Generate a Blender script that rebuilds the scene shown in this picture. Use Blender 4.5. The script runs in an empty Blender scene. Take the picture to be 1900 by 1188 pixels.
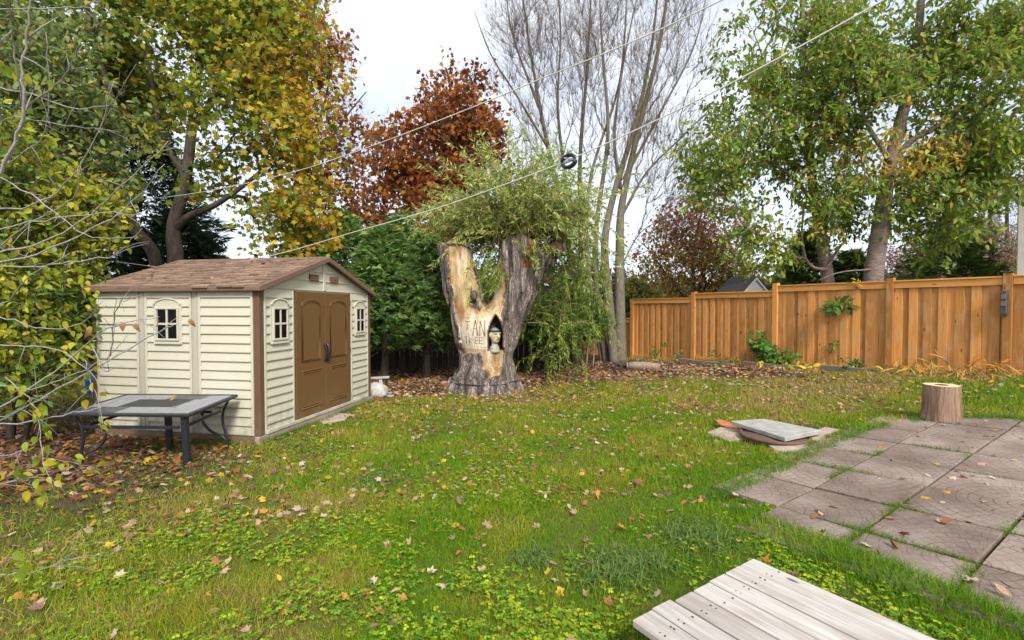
import bpy, bmesh, math, random
import numpy as np
from mathutils import Vector, Matrix
R = math.radians
rng = np.random.default_rng(7)
random.seed(7)
SC = bpy.context.scene
COL = SC.collection

# ---------------------------------------------------------------- camera, sky, sun, exposure
CAM_H = 1.70
PITCH = R(1.3)
FPX, CX, CY = 902.0, 950.0, 594.0
cam = bpy.data.cameras.new('camera')
cam.sensor_width = 36.0
cam.lens = 36.0 * FPX / 1900.0
cam.clip_start = 0.05
cam.clip_end = 1000
cam_o = bpy.data.objects.new('camera', cam)
COL.objects.link(cam_o)
cam_o.location = (0, 0, CAM_H)
cam_o.rotation_euler = (math.pi / 2 - PITCH, 0, 0)
SC.camera = cam_o

SUN_EL, SUN_AZ = R(42), R(163)          # azimuth from +Y (forward) clockwise
world = bpy.data.worlds.new('World')
SC.world = world
world.use_nodes = True
wn, wl = world.node_tree.nodes, world.node_tree.links
wn.clear()
w_out = wn.new('ShaderNodeOutputWorld')
w_bg = wn.new('ShaderNodeBackground')
w_bg.inputs['Strength'].default_value = 0.13
w_sky = wn.new('ShaderNodeTexSky')
w_sky.sky_type = 'NISHITA'
w_sky.sun_disc = False
w_sky.sun_elevation = SUN_EL
w_sky.sun_rotation = SUN_AZ
w_sky.dust_density = 3.0
w_tc = wn.new('ShaderNodeTexCoord')
w_map = wn.new('ShaderNodeMapping')
w_map.inputs['Scale'].default_value = (1.6, 1.6, 4.0)
w_noise = wn.new('ShaderNodeTexNoise')
w_noise.inputs['Scale'].default_value = 1.4
w_noise.inputs['Detail'].default_value = 5
w_ramp = wn.new('ShaderNodeValToRGB')
w_ramp.color_ramp.elements[0].position = 0.36
w_ramp.color_ramp.elements[0].color = (0.55, 0.60, 0.70, 1)
w_ramp.color_ramp.elements[1].position = 0.62
w_ramp.color_ramp.elements[1].color = (0.82, 0.845, 0.89, 1)
w_mul = wn.new('ShaderNodeVectorMath')
w_mul.operation = 'SCALE'
w_mul.inputs['Scale'].default_value = 4.2
w_mix = wn.new('ShaderNodeMix')
w_mix.data_type = 'RGBA'
w_mix.inputs[0].default_value = 0.88       # a closed overcast layer over the blue sky
wl.new(w_tc.outputs['Generated'], w_map.inputs['Vector'])
wl.new(w_map.outputs[0], w_noise.inputs['Vector'])
wl.new(w_noise.outputs['Fac'], w_ramp.inputs[0])
wl.new(w_ramp.outputs[0], w_mul.inputs[0])
wl.new(w_sky.outputs[0], w_mix.inputs[6])
wl.new(w_mul.outputs[0], w_mix.inputs[7])
wl.new(w_mix.outputs[2], w_bg.inputs['Color'])
wl.new(w_bg.outputs[0], w_out.inputs['Surface'])

sun = bpy.data.lights.new('sun', 'SUN')
sun.energy = 1.5
sun.angle = R(14)
sun.color = (1.0, 0.955, 0.89)
sun_o = bpy.data.objects.new('sun', sun)
COL.objects.link(sun_o)
sd = Vector((math.sin(SUN_AZ) * math.cos(SUN_EL), math.cos(SUN_AZ) * math.cos(SUN_EL), math.sin(SUN_EL)))
sun_o.rotation_euler = (-sd).to_track_quat('-Z', 'Y').to_euler()
sun_o.location = sd * 30

SC.view_settings.view_transform = 'Standard'
SC.view_settings.look = 'None'
SC.view_settings.gamma = 1
SC.view_settings.use_curve_mapping = False
SC.view_settings.exposure = 1.5
SC.cycles.max_bounces = 5
SC.cycles.diffuse_bounces = 3
SC.cycles.transmission_bounces = 3
SC.cycles.transparent_max_bounces = 4

# ---------------------------------------------------------------- helpers: projection and ground
def ray(px, py):
    a, b = (px - CX) / FPX, -(py - CY) / FPX
    return np.array((a, math.cos(PITCH) + b * math.sin(PITCH), -math.sin(PITCH) + b * math.cos(PITCH)))
def at(px, py, Y):
    r = ray(px, py)
    return r * (Y / r[1]) + np.array((0, 0, CAM_H))
def gz(x, y):
    x = np.minimum(np.asarray(x, float), 9.5); y = np.clip(np.asarray(y, float), -5, 25)
    t = (.08 * x - .01 * y - .05) / .05
    z = .05 * np.logaddexp(0, t)
    return z + .012 * np.sin(x * 1.9 + y * .7) * np.sin(y * 1.5 - x * .6) * np.clip(3.5 - x, 0, 1)
def G(px, py, off=0.0):
    r = ray(px, py); t = 3.0
    for i in range(50):
        z = float(gz(r[0] * t, r[1] * t)) + off
        t = .5 * t + .5 * (z - CAM_H) / r[2]
    return np.array((r[0] * t, r[1] * t, CAM_H + r[2] * t))

def _hash(ix, iy, iz, s):
    h = np.sin(ix * 127.1 + iy * 311.7 + iz * 74.7 + s * 53.3) * 43758.5453
    return h - np.floor(h)
def noise3(P, scale=1.0, seed=0):
    Q = np.asarray(P, float) * scale + 100.0
    I = np.floor(Q); f = Q - I; f = f * f * (3 - 2 * f)
    out = 0
    for dx in (0, 1):
        wx = f[:, 0] if dx else 1 - f[:, 0]
        for dy in (0, 1):
            wy = f[:, 1] if dy else 1 - f[:, 1]
            for dz in (0, 1):
                wz = f[:, 2] if dz else 1 - f[:, 2]
                out = out + wx * wy * wz * _hash(I[:, 0] + dx, I[:, 1] + dy, I[:, 2] + dz, seed)
    return out
def noise2(x, y, scale=1.0, seed=0):
    return noise3(np.stack([x, y, np.zeros_like(x)], 1), scale, seed)
def in_poly(x, y, poly):
    ins = np.zeros(len(x), bool)
    n = len(poly)
    for i in range(n):
        x1, y1 = poly[i][:2]; x2, y2 = poly[(i + 1) % n][:2]
        if abs(y2 - y1) < 1e-9: continue
        c = ((y1 > y) != (y2 > y)) & (x < (x2 - x1) * (y - y1) / (y2 - y1) + x1)
        ins ^= c
    return ins
def unit(v):
    return v / np.maximum(np.linalg.norm(v, axis=-1, keepdims=True), 1e-9)

# ---------------------------------------------------------------- helpers: objects
def link(o, parent=None):
    COL.objects.link(o)
    if parent is not None: o.parent = parent
    return o
def tag(o, label, cat, group=None, kind=None):
    o['label'] = label
    if cat: o['category'] = cat
    if group: o['group'] = group
    if kind: o['kind'] = kind
    return o
def thing(name, label, cat, loc=(0, 0, 0), rz=0.0, group=None):
    o = bpy.data.objects.new(name, None)
    o.empty_display_size = .1
    link(o); o.location = [float(v) for v in loc]; o.rotation_euler = (0, 0, rz)
    return tag(o, label, cat, group)
def mesh_np(name, V, F, mat=None, col=None, smooth=False):
    V = np.ascontiguousarray(V, dtype=np.float32)
    me = bpy.data.meshes.new(name)
    F = [np.asarray(f, dtype=np.int32) for f in F if len(f)]
    me.vertices.add(len(V)); me.vertices.foreach_set('co', V.ravel())
    tot = sum(f.size for f in F); npol = sum(len(f) for f in F)
    me.loops.add(tot); me.loops.foreach_set('vertex_index', np.concatenate([f.ravel() for f in F]))
    me.polygons.add(npol)
    sizes = np.concatenate([np.full(len(f), f.shape[1], np.int32) for f in F])
    me.polygons.foreach_set('loop_start', np.concatenate([[0], np.cumsum(sizes)[:-1]]).astype(np.int32))
    if smooth: me.polygons.foreach_set('use_smooth', np.ones(npol, bool))
    me.update(calc_edges=True)
    if col is not None:
        a = me.attributes.new('Col', 'FLOAT_COLOR', 'POINT')
        c = np.ones((len(V), 4), np.float32); c[:, :col.shape[1]] = col
        a.data.foreach_set('color', c.ravel())
    if mat: me.materials.append(mat)
    return me
def obj_np(name, V, F, mat=None, parent=None, col=None, smooth=False, origin=None):
    if origin is not None: V = np.asarray(V) - np.asarray(origin)[None, :]
    return link(bpy.data.objects.new(name, mesh_np(name, V, F, mat, col, smooth)), parent)

class Acc:
    """collects raw pieces into one mesh"""
    def __init__(s): s.V = []; s.T = []; s.Q = []; s.C = []; s.n = 0
    def add(s, V, T=None, Q=None, C=None):
        V = np.asarray(V, float)
        if T is not None and len(T): s.T.append(np.asarray(T) + s.n)
        if Q is not None and len(Q): s.Q.append(np.asarray(Q) + s.n)
        if C is not None: s.C.append(np.broadcast_to(np.asarray(C, float), (len(V), 3)))
        s.V.append(V); s.n += len(V)
    def tris(s): return sum(len(t) for t in s.T) + 2 * sum(len(q) for q in s.Q)
    def build(s, name, mat, parent=None, smooth=False, origin=None):
        F = []
        if s.T: F.append(np.concatenate(s.T))
        if s.Q: F.append(np.concatenate(s.Q))
        return obj_np(name, np.concatenate(s.V), F, mat, parent, np.concatenate(s.C) if s.C else None, smooth, origin)

_cache = {}
def box_mesh(dx, dy, dz, bev=.004, mat=None, name='piece'):
    key = (round(dx, 4), round(dy, 4), round(dz, 4), bev, mat.name if mat else '', name)
    if key in _cache: return _cache[key]
    bm = bmesh.new(); bmesh.ops.create_cube(bm, size=1)
    for v in bm.verts: v.co = (v.co.x * dx, v.co.y * dy, v.co.z * dz)
    if bev: bmesh.ops.bevel(bm, geom=bm.edges[:], offset=bev, segments=1, affect='EDGES')
    me = bpy.data.meshes.new(name); bm.to_mesh(me); bm.free()
    if mat: me.materials.append(mat)
    _cache[key] = me
    return me
def box(name, c, d, mat, parent=None, bev=.004, rot=None):
    o = bpy.data.objects.new(name, box_mesh(d[0], d[1], d[2], bev, mat, name))
    o.location = c
    if rot: o.rotation_euler = rot
    return link(o, parent)
def tube(pts, rad, n=6, closed=False, cap=True, jitter=0):
    P = np.asarray(pts, float); m = len(P)
    rad = np.broadcast_to(np.asarray(rad, float), (m,))
    T = np.gradient(P, axis=0) if not closed else np.roll(P, -1, 0) - np.roll(P, 1, 0)
    T = unit(T)
    ref = np.array((0, 0, 1.0)) if abs(T[:, 2]).mean() < .8 else np.array((0.3, 1.0, 0))
    A = unit(np.cross(T, ref)); B = np.cross(T, A)
    th = np.arange(n) * 2 * math.pi / n + (math.pi / 4 if n == 4 else 0)
    rr = rad[:, None] * np.ones(n)[None, :]
    if jitter: rr = rr * (1 + jitter * (rng.random((m, n)) - .5))
    V = P[:, None, :] + rr[..., None] * (np.cos(th)[None, :, None] * A[:, None, :] + np.sin(th)[None, :, None] * B[:, None, :])
    V = V.reshape(-1, 3)
    k = m if closed else m - 1
    i = np.arange(k)[:, None]; j = np.arange(n)[None, :]
    i2 = (i + 1) % m; j2 = (j + 1) % n
    Q = np.stack([i * n + j, i * n + j2, i2 * n + j2, i2 * n + j], -1).reshape(-1, 4)
    Tr = None
    if cap and not closed:
        V = np.concatenate([V, P[:1], P[-1:]])
        a, b = m * n, m * n + 1; jj = np.arange(n)
        Tr = np.concatenate([np.stack([np.full(n, a), (jj + 1) % n, jj], 1),
                             np.stack([np.full(n, b), (m - 1) * n + jj, (m - 1) * n + (jj + 1) % n], 1)])
    return V, Tr, Q
def tube_obj(name, pts, rad, mat, parent=None, n=8, closed=False, smooth=True, col=None):
    a = Acc(); V, T, Q = tube(pts, rad, n, closed); a.add(V, T, Q)
    return a.build(name, mat, parent, smooth)
def smooth_line(pts, k=6):
    P = np.asarray(pts, float)
    if len(P) < 3: return np.array([P[0] + (P[-1] - P[0]) * t for t in np.linspace(0, 1, k + 1)])
    E = np.concatenate([[2 * P[0] - P[1]], P, [2 * P[-1] - P[-2]]])
    out = []
    t = np.linspace(0, 1, k, endpoint=False)[:, None]
    for i in range(len(P) - 1):
        p0, p1, p2, p3 = E[i:i + 4]
        out.append(.5 * (2 * p1 + (p2 - p0) * t + (2 * p0 - 5 * p1 + 4 * p2 - p3) * t ** 2 + (3 * p1 - p0 - 3 * p2 + p3) * t ** 3))
    out.append(P[-1:])
    return np.concatenate(out)
def prism(poly, y0, y1):
    """polygon in x,z extruded along y"""
    n = len(poly)
    V = [(p[0], y0, p[1]) for p in poly] + [(p[0], y1, p[1]) for p in poly]
    F = [list(range(n)), list(range(2 * n - 1, n - 1, -1))] + [[(i + 1) % n, i, n + i, n + (i + 1) % n] for i in range(n)]
    return V, F
def poly_obj(name, V, F, mat, parent=None, bev=0.0):
    me = bpy.data.meshes.new(name)
    bm = bmesh.new()
    vs = [bm.verts.new(v) for v in V]
    for f in F: bm.faces.new([vs[i] for i in f])
    bmesh.ops.recalc_face_normals(bm, faces=bm.faces[:])
    if bev: bmesh.ops.bevel(bm, geom=bm.edges[:], offset=bev, segments=1, affect='EDGES')
    bm.to_mesh(me); bm.free(); me.materials.append(mat)
    return link(bpy.data.objects.new(name, me), parent)

# ---------------------------------------------------------------- helpers: materials
class N:
    def __init__(s, name):
        s.m = bpy.data.materials.new(name); s.m.use_nodes = True
        s.t = s.m.node_tree; s.n = s.t.nodes; s.l = s.t.links; s.n.clear()
        s.out = s.n.new('ShaderNodeOutputMaterial')
    def new(s, typ, **kw):
        nd = s.n.new(typ)
        for k, v in kw.items(): setattr(nd, k, v)
        return nd
    def put(s, sock, v):
        if isinstance(v, bpy.types.NodeSocket): s.l.new(v, sock)
        elif v is not None: sock.default_value = v
    def math(s, op, a, b=None, c=None):
        nd = s.new('ShaderNodeMath', operation=op)
        for i, v in enumerate((a, b, c)):
            if v is not None: s.put(nd.inputs[i], v)
        return nd.outputs[0]
    def mix(s, f, a, b, blend='MIX'):
        nd = s.new('ShaderNodeMix', data_type='RGBA', blend_type=blend)
        s.put(nd.inputs[0], f)
        for i, v in ((6, a), (7, b)):
            s.put(nd.inputs[i], (v[0], v[1], v[2], 1) if isinstance(v, (tuple, list)) else v)
        return nd.outputs[2]
    def ramp(s, f, stops):
        nd = s.new('ShaderNodeValToRGB'); s.put(nd.inputs[0], f)
        cr = nd.color_ramp
        while len(cr.elements) < len(stops): cr.elements.new(.5)
        for e, (p, c) in zip(cr.elements, stops):
            e.position = p; e.color = (c[0], c[1], c[2], 1) if isinstance(c, (tuple, list)) else (c, c, c, 1)
        return nd.outputs[0]
    def coord(s, scale=(1, 1, 1), which='Object', rand=0.0):
        tc = s.new('ShaderNodeTexCoord'); mp = s.new('ShaderNodeMapping')
        s.l.new(tc.outputs[which], mp.inputs['Vector']); mp.inputs['Scale'].default_value = scale
        if rand:
            oi = s.new('ShaderNodeObjectInfo')
            v = s.new('ShaderNodeVectorMath', operation='SCALE')
            cx = s.new('ShaderNodeCombineXYZ')
            s.l.new(oi.outputs['Random'], cx.inputs[0]); s.l.new(oi.outputs['Random'], cx.inputs[1]); s.l.new(oi.outputs['Random'], cx.inputs[2])
            s.l.new(cx.outputs[0], v.inputs[0]); v.inputs['Scale'].default_value = rand
            s.l.new(v.outputs[0], mp.inputs['Location'])
        return mp.outputs[0]
    def rand(s): return s.new('ShaderNodeObjectInfo').outputs['Random']
    def noise(s, vec, scale=5, detail=4, rough=.55, dist=0):
        nd = s.new('ShaderNodeTexNoise'); s.put(nd.inputs['Vector'], vec)
        nd.inputs['Scale'].default_value = scale; nd.inputs['Detail'].default_value = detail
        nd.inputs['Roughness'].default_value = rough; nd.inputs['Distortion'].default_value = dist
        return nd.outputs['Fac']
    def voro(s, vec, scale=5, feature='F1', out='Distance'):
        nd = s.new('ShaderNodeTexVoronoi', feature=feature); s.put(nd.inputs['Vector'], vec)
        nd.inputs['Scale'].default_value = scale
        return nd.outputs[out]
    def attr(s, name='Col'):
        return s.new('ShaderNodeAttribute', attribute_name=name).outputs['Color']
    def bump(s, h, strength=.4, dist=.01):
        nd = s.new('ShaderNodeBump'); s.put(nd.inputs['Height'], h)
        nd.inputs['Strength'].default_value = strength; nd.inputs['Distance'].default_value = dist
        return nd.outputs[0]
    def bsdf(s, color, rough=.6, spec=.4, normal=None, metal=0):
        nd = s.new('ShaderNodeBsdfPrincipled')
        s.put(nd.inputs['Base Color'], (color[0], color[1], color[2], 1) if isinstance(color, (tuple, list)) else color)
        s.put(nd.inputs['Roughness'], rough); nd.inputs['Specular IOR Level'].default_value = spec
        nd.inputs['Metallic'].default_value = metal
        if normal is not None: s.l.new(normal, nd.inputs['Normal'])
        return nd.outputs[0]
    def done(s, sh):
        s.l.new(sh, s.out.inputs['Surface']); return s.m

def leaf_mat(name, trans=.35, rough=.5, gain=1.0):
    k = N(name); c = k.attr('Col')
    nz = k.noise(k.coord(), 60, 2)
    c = k.mix(1.0, c, k.ramp(nz, [(.25, .74 * gain), (.75, 1.18 * gain)]), 'MULTIPLY')
    b = k.bsdf(c, rough, .18)
    t = k.new('ShaderNodeBsdfTranslucent'); k.put(t.inputs['Color'], c)
    mx = k.new('ShaderNodeMixShader'); mx.inputs[0].default_value = trans
    k.l.new(b, mx.inputs[1]); k.l.new(t.outputs[0], mx.inputs[2])
    return k.done(mx.outputs[0])
def bark_mat(name, lo, hi, stretch=(9, 9, 1.6), bump=.6, moss=None):
    k = N(name); v = k.coord(stretch)
    a = k.noise(v, 2.2, 8, .65, .6)
    c = k.ramp(a, [(.3, lo), (.7, hi)])
    if moss: c = k.mix(k.ramp(k.noise(k.coord(), 2.5, 4), [(.45, 0.0), (.65, .6)]), c, moss)
    return k.done(k.bsdf(c, .85, .2, k.bump(a, bump, .02)))
def plain(name, c, rough=.6, spec=.4, var=.25, scale=6, bump=0, metal=0, detail=5):
    k = N(name); a = k.noise(k.coord(rand=20), scale, detail)
    col = k.mix(1.0, c, k.ramp(a, [(.25, 1 - var), (.75, 1 + var * .6)]), 'MULTIPLY')
    rr = k.ramp(a, [(.2, min(1, rough + .1)), (.8, max(.05, rough - .1))])
    return k.done(k.bsdf(col, rr, spec, k.bump(a, bump, .01) if bump else None, metal))
def wood_mat(name, lo, hi, axis=2, grain=40, per=.35, knots=True, rough=.7, grey=None, bump=.25):
    k = N(name)
    st = [1.0, 1.0, 1.0]; st[axis] = .06
    v = k.coord(tuple(st), rand=37.0)
    g = k.noise(v, grain, 5, .6, .5)
    broad = k.noise(k.coord((3, 3, 1.2) if axis == 2 else ((1.2, 3, 3) if axis == 0 else (3, 1.2, 3)), rand=11.0), 2.5, 3)
    c = k.ramp(g, [(.25, lo), (.75, hi)])
    r = k.rand()
    c = k.mix(1.0, c, k.ramp(r, [(0, 1 - per), (1, 1 + per * .45)]), 'MULTIPLY')
    if grey: c = k.mix(k.ramp(broad, [(.46, 0.0), (.74, .6)]), c, grey)
    if knots:
        st2 = [1, 1, 1]; st2[axis] = .35
        d = k.voro(k.coord(tuple(st2), rand=23.0), 6.5)
        kn = k.ramp(d, [(.05, .95), (.10, 0.0)])
        c = k.mix(kn, c, (lo[0] * .3, lo[1] * .25, lo[2] * .3))
    return k.done(k.bsdf(c, rough, .3, k.bump(g, bump, .004)))

# leaf templates: (t along, s across, n normal) ; faces
T_DIAM = (np.array([(0, 0, 0), (.45, -.34, .07), (1, 0, -.06), (.45, .34, .07)], float), np.array([(0, 1, 2), (0, 2, 3)]))
T_OVAL = (np.array([(0, 0, 0), (.3, -.26, .05), (.68, -.2, .04), (1, 0, -.08), (.68, .2, .04), (.3, .26, .05)], float),
          np.array([(0, 1, 2), (0, 2, 3), (0, 3, 4), (0, 4, 5)]))
T_NARROW = (np.array([(0, 0, 0), (.4, -.1, .02), (1, 0, -.08), (.4, .1, .02)], float), np.array([(0, 1, 2), (0, 2, 3)]))
T_MAPLE = (np.array([(0, 0, 0), (.12, -.42, .04), (.36, -.3, .0), (.66, -.52, -.08), (.66, -.2, 0), (1.02, 0, -.12), (.66, .2, 0), (.66, .52, -.08), (.36, .3, 0), (.12, .42, .04), (.42, 0, .06)], float),
           np.array([(10, 0, 1), (10, 1, 2), (10, 2, 3), (10, 3, 4), (10, 4, 5), (10, 5, 6), (10, 6, 7), (10, 7, 8), (10, 8, 9), (10, 9, 0)]))
T_TRI = (np.array([(0, -.5, 0), (0, .5, 0), (1, 0, 0)], float), np.array([(0, 1, 2)]))
def leaves(acc, P, D, Nn, size, tmpl, C, wide=1.0):
    P = np.asarray(P, float); n = len(P)
    D = unit(D); S = unit(np.cross(D, Nn)); Nn = np.cross(S, D)
    tv, tf = tmpl; k = len(tv)
    size = np.broadcast_to(np.asarray(size, float), (n,))
    wide = np.broadcast_to(np.asarray(wide, float), (n,))
    V = P[:, None, :] + size[:, None, None] * (tv[None, :, 0, None] * D[:, None, :] + wide[:, None, None] * tv[None, :, 1, None] * S[:, None, :] + tv[None, :, 2, None] * Nn[:, None, :])
    F = (np.arange(n) * k)[:, None, None] + tf[None]
    acc.add(V.reshape(-1, 3), F.reshape(-1, 3), None, np.repeat(C, k, axis=0))
def rdir(n, up=0.0, flat=1.0):
    d = rng.normal(size=(n, 3)); d = unit(d); d[:, 2] = d[:, 2] * flat + up
    return unit(d)
def pick(cols, n, w=None, var=.18):
    cols = np.asarray(cols, float)
    i = rng.choice(len(cols), n, p=None if w is None else np.asarray(w) / np.sum(w))
    return np.clip(cols[i] * (1 + var * rng.normal(size=(n, 1))) * (1 + .06 * rng.normal(size=(n, 3))), .004, .9)

# ---------------------------------------------------------------- helpers: trees
def resample(poly, step):
    P = np.asarray(poly, float)
    d = np.concatenate([[0], np.cumsum(np.linalg.norm(np.diff(P[:, :3], axis=0), axis=1))])
    t = np.linspace(0, d[-1], max(2, int(d[-1] / step) + 1))
    return np.stack([np.interp(t, d, P[:, i]) for i in range(P.shape[1])], 1)
def grow(trunks, A, bf=.35, tipr=.006, pw=.5, free=.35, sides=None):
    """trunks: polylines of (x,y,z,r); A: points to reach. Balanced spanning tree from the trunks to the points."""
    P, par, rad0, pl, ok = [], [], [], [], []
    for ti, tr in enumerate(trunks):
        q = resample(np.concatenate([smooth_line(tr[:, :3], 5), smooth_line(np.stack([tr[:, 3]] * 3, 1), 5)[:, :1]], 1), .3)
        if ti == 0 or tr.shape[1] > 4: base = -1; bpl = 0
        else:
            dd = np.linalg.norm(np.array(P) - q[0, :3], axis=1); base = int(dd.argmin()); bpl = pl[base]
            if dd[base] > .6: base = -1; bpl = 0
        for i, row in enumerate(q):
            prev = base if i == 0 else len(P) - 1
            pl.append(bpl + (0 if i == 0 else np.linalg.norm(row[:3] - P[-1])))
            if i: bpl = pl[-1]
            P.append(row[:3]); par.append(prev); rad0.append(row[3])
            ok.append(ti > 0 or i >= free * len(q))
    K = len(P); M = len(A)
    P = np.concatenate([np.array(P), A]); par = np.array(par + [-1] * M); pl = np.array(pl + [0.0] * M)
    cost = np.full(M, 1e9); src = np.zeros(M, int); len_ = np.zeros(M)
    for j in range(K):
        if not ok[j]: continue
        d = np.linalg.norm(A - P[j], axis=1); c = d + bf * pl[j]
        m = c < cost; cost[m] = c[m]; src[m] = j
    left = np.ones(M, bool); order = []
    for _ in range(M):
        i = int(np.where(left, cost, 1e12).argmin()); left[i] = False
        j = K + i; par[j] = src[i]; pl[j] = pl[src[i]] + np.linalg.norm(P[j] - P[src[i]]); order.append(j)
        d = np.linalg.norm(A - P[j], axis=1); c = d + bf * pl[j]
        m = left & (c < cost); cost[m] = c[m]; src[m] = j
    w = np.zeros(K + M)
    for j in reversed(order):
        w[j] = max(w[j], 1.0); w[par[j]] += w[j]
    r = tipr * np.maximum(w, 1) ** pw
    r[:K] = np.array(rad0)
    for j in order: r[j] = min(r[j], r[par[j]] * .8)
    kids = [[] for _ in range(K + M)]
    roots = []
    for j in range(K + M):
        if par[j] >= 0: kids[par[j]].append(j)
        else: roots.append(j)
    acc = Acc()
    stack = [(n, None) for n in roots]
    while stack:
        n, pr = stack.pop()
        chain = [n]
        while kids[chain[-1]]:
            ks = kids[chain[-1]]
            tk = [k for k in ks if k < K and chain[-1] < K and k == chain[-1] + 1]
            main = tk[0] if tk else max(ks, key=lambda k: r[k])
            for k in ks:
                if k != main: stack.append((k, chain[-1]))
            chain.append(main)
        pts = [P[c] for c in chain]; rr = [r[c] for c in chain]
        if pr is not None: pts = [P[pr]] + pts; rr = [rr[0]] + rr
        if len(pts) < 2: continue
        pts = np.array(pts); rr = np.array(rr)
        if chain[-1] >= K: rr[-1] *= .5
        big = rr.max()
        k = 4 if len(pts) > 2 else 3
        sp = smooth_line(pts, k); t = np.linspace(0, len(pts) - 1, len(sp)); sr = np.interp(t, np.arange(len(pts)), rr)
        if chain[0] >= K:
            sp[1:-1] += rng.normal(size=(len(sp) - 2, 3)) * np.minimum(.03, sr[1:-1, None] * 1.2)
        V, T, Q = tube(sp, sr, 10 if big > .1 else (6 if big > .03 else (4 if big > .012 else 3)), cap=False)
        acc.add(V, T, Q)
    dirs = unit(P - P[np.maximum(par, 0)])
    return acc, P[K:], dirs[K:], r[K:]
def twigs(acc, P, D, per, length, r0, spread=.8, up=.2):
    """short bent side shoots; returns points and directions along them"""
    n = len(P) * per
    P = np.repeat(P, per, 0); D = np.repeat(D, per, 0)
    d = unit(D + spread * rng.normal(size=(n, 3)) + np.array((0, 0, up)))
    L = length * (.5 + rng.random((n, 1)))
    d2 = unit(d + .45 * rng.normal(size=(n, 3)) + np.array((0, 0, up * .5)))
    M = P + d * L * .5; E = M + d2 * L * .5
    A = unit(np.cross(d, np.array((.3, .2, 1.0)))); B = np.cross(d, A)
    th = [0, 2.094, 4.189]
    rings = []
    for Q_, r in ((P, r0), (M, r0 * .7)):
        for t in th: rings.append(Q_ + r * (math.cos(t) * A + math.sin(t) * B))
    rings.append(E)
    V = np.stack(rings, 1).reshape(-1, 3)
    b = (np.arange(n) * 7)[:, None]
    Q = np.concatenate([b + np.array(q) for q in ((0, 1, 4, 3), (1, 2, 5, 4), (2, 0, 3, 5))])
    T = np.concatenate([b + np.array(t) for t in ((3, 4, 6), (4, 5, 6), (5, 3, 6))])
    acc.add(V, T, Q)
    return P, M, E, d, d2
def ell_points(ells, n, thr=.4, nscale=.9, seed=1, shell=.5):
    """points through a set of ellipsoids (cx,cy,cz,rx,ry,rz,weight) with gaps"""
    ells = np.asarray(ells, float); out = []
    vol = ells[:, 3] * ells[:, 4] * ells[:, 5]; 
    pr = vol ** .8 * (ells[:, 6] if ells.shape[1] > 6 else 1); pr = pr / pr.sum()
    have = 0
    while have < n:
        i = rng.choice(len(ells), n * 2, p=pr)
        d = unit(rng.normal(size=(n * 2, 3))) * (rng.random((n * 2, 1)) ** shell)
        p = ells[i, :3] + d * ells[i, 3:6]
        p = p[noise3(p, nscale, seed) > thr]
        out.append(p); have += len(p)
    return np.concatenate(out)[:n]
def PE(px, py, Y, rpx, rpy, ry=None, w=1.0):
    """ellipsoid from its place in view and its distance"""
    c = at(px, py, Y); k = Y / FPX
    return (c[0], c[1], c[2], rpx * k, ry if ry else max(.5, min(rpx, rpy) * k * .8), rpy * k, w)
def TR(pts, Y, r0, r1):
    """trunk polyline: pixels, distance (or list of distances), radius from base to top"""
    n = len(pts); Ys = Y if isinstance(Y, (list, tuple)) else [Y] * n
    return np.array([list(at(p[0], p[1], y)) + [r] for p, y, r in zip(pts, Ys, np.linspace(r0, r1, n))])

# ================================================================ SETTING
U = np.array((.837, .547)); U = U / np.linalg.norm(U)          # the patio's and the platform's own axes
Wd = np.array((U[1], -U[0]))
def gpoly(pts): return [tuple(G(*p)[:2]) for p in pts]
SOIL = gpoly([(-500, 1080), (-120, 1040), (90, 985), (300, 948), (440, 905), (520, 862), (500, 842), (470, 820), (150, 790), (-500, 790)])
LITTER = gpoly([(690, 742), (840, 734), (960, 722), (1060, 716), (1150, 704), (1290, 700), (1440, 704), (1520, 706), (1450, 684), (1290, 672), (1150, 668), (700, 690)])
SHED_C = np.array((-3.18, 6.10)); SE1 = np.array((.194, .981)); SE2 = np.array((-.981, .194)); SW, SL = 2.83, 2.5
SHED_POLY = [SHED_C + SE1 * a + SE2 * b for a, b in ((-.05, -.05), (SW + .05, -.05), (SW + .05, SL + .05), (-.05, SL + .05))]
PATIO = gpoly([(1318, 932), (1400, 898), (1500, 852), (1550, 828), (1600, 806), (1650, 792), (1720, 782), (1900, 778)]) + [(9.5, 6.6), (9.5, 1.5), (2.9, .6)] + gpoly([(1900, 1170), (1740, 1092), (1585, 1032), (1470, 990)])
PLAT = [(1.366, 2.706), (.539, 2.160), (1.57, .55), (2.40, 1.10)]
FLAG = gpoly([(1312, 806), (1330, 792), (1360, 786), (1530, 790), (1598, 808), (1560, 826), (1480, 846), (1400, 832)])

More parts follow.
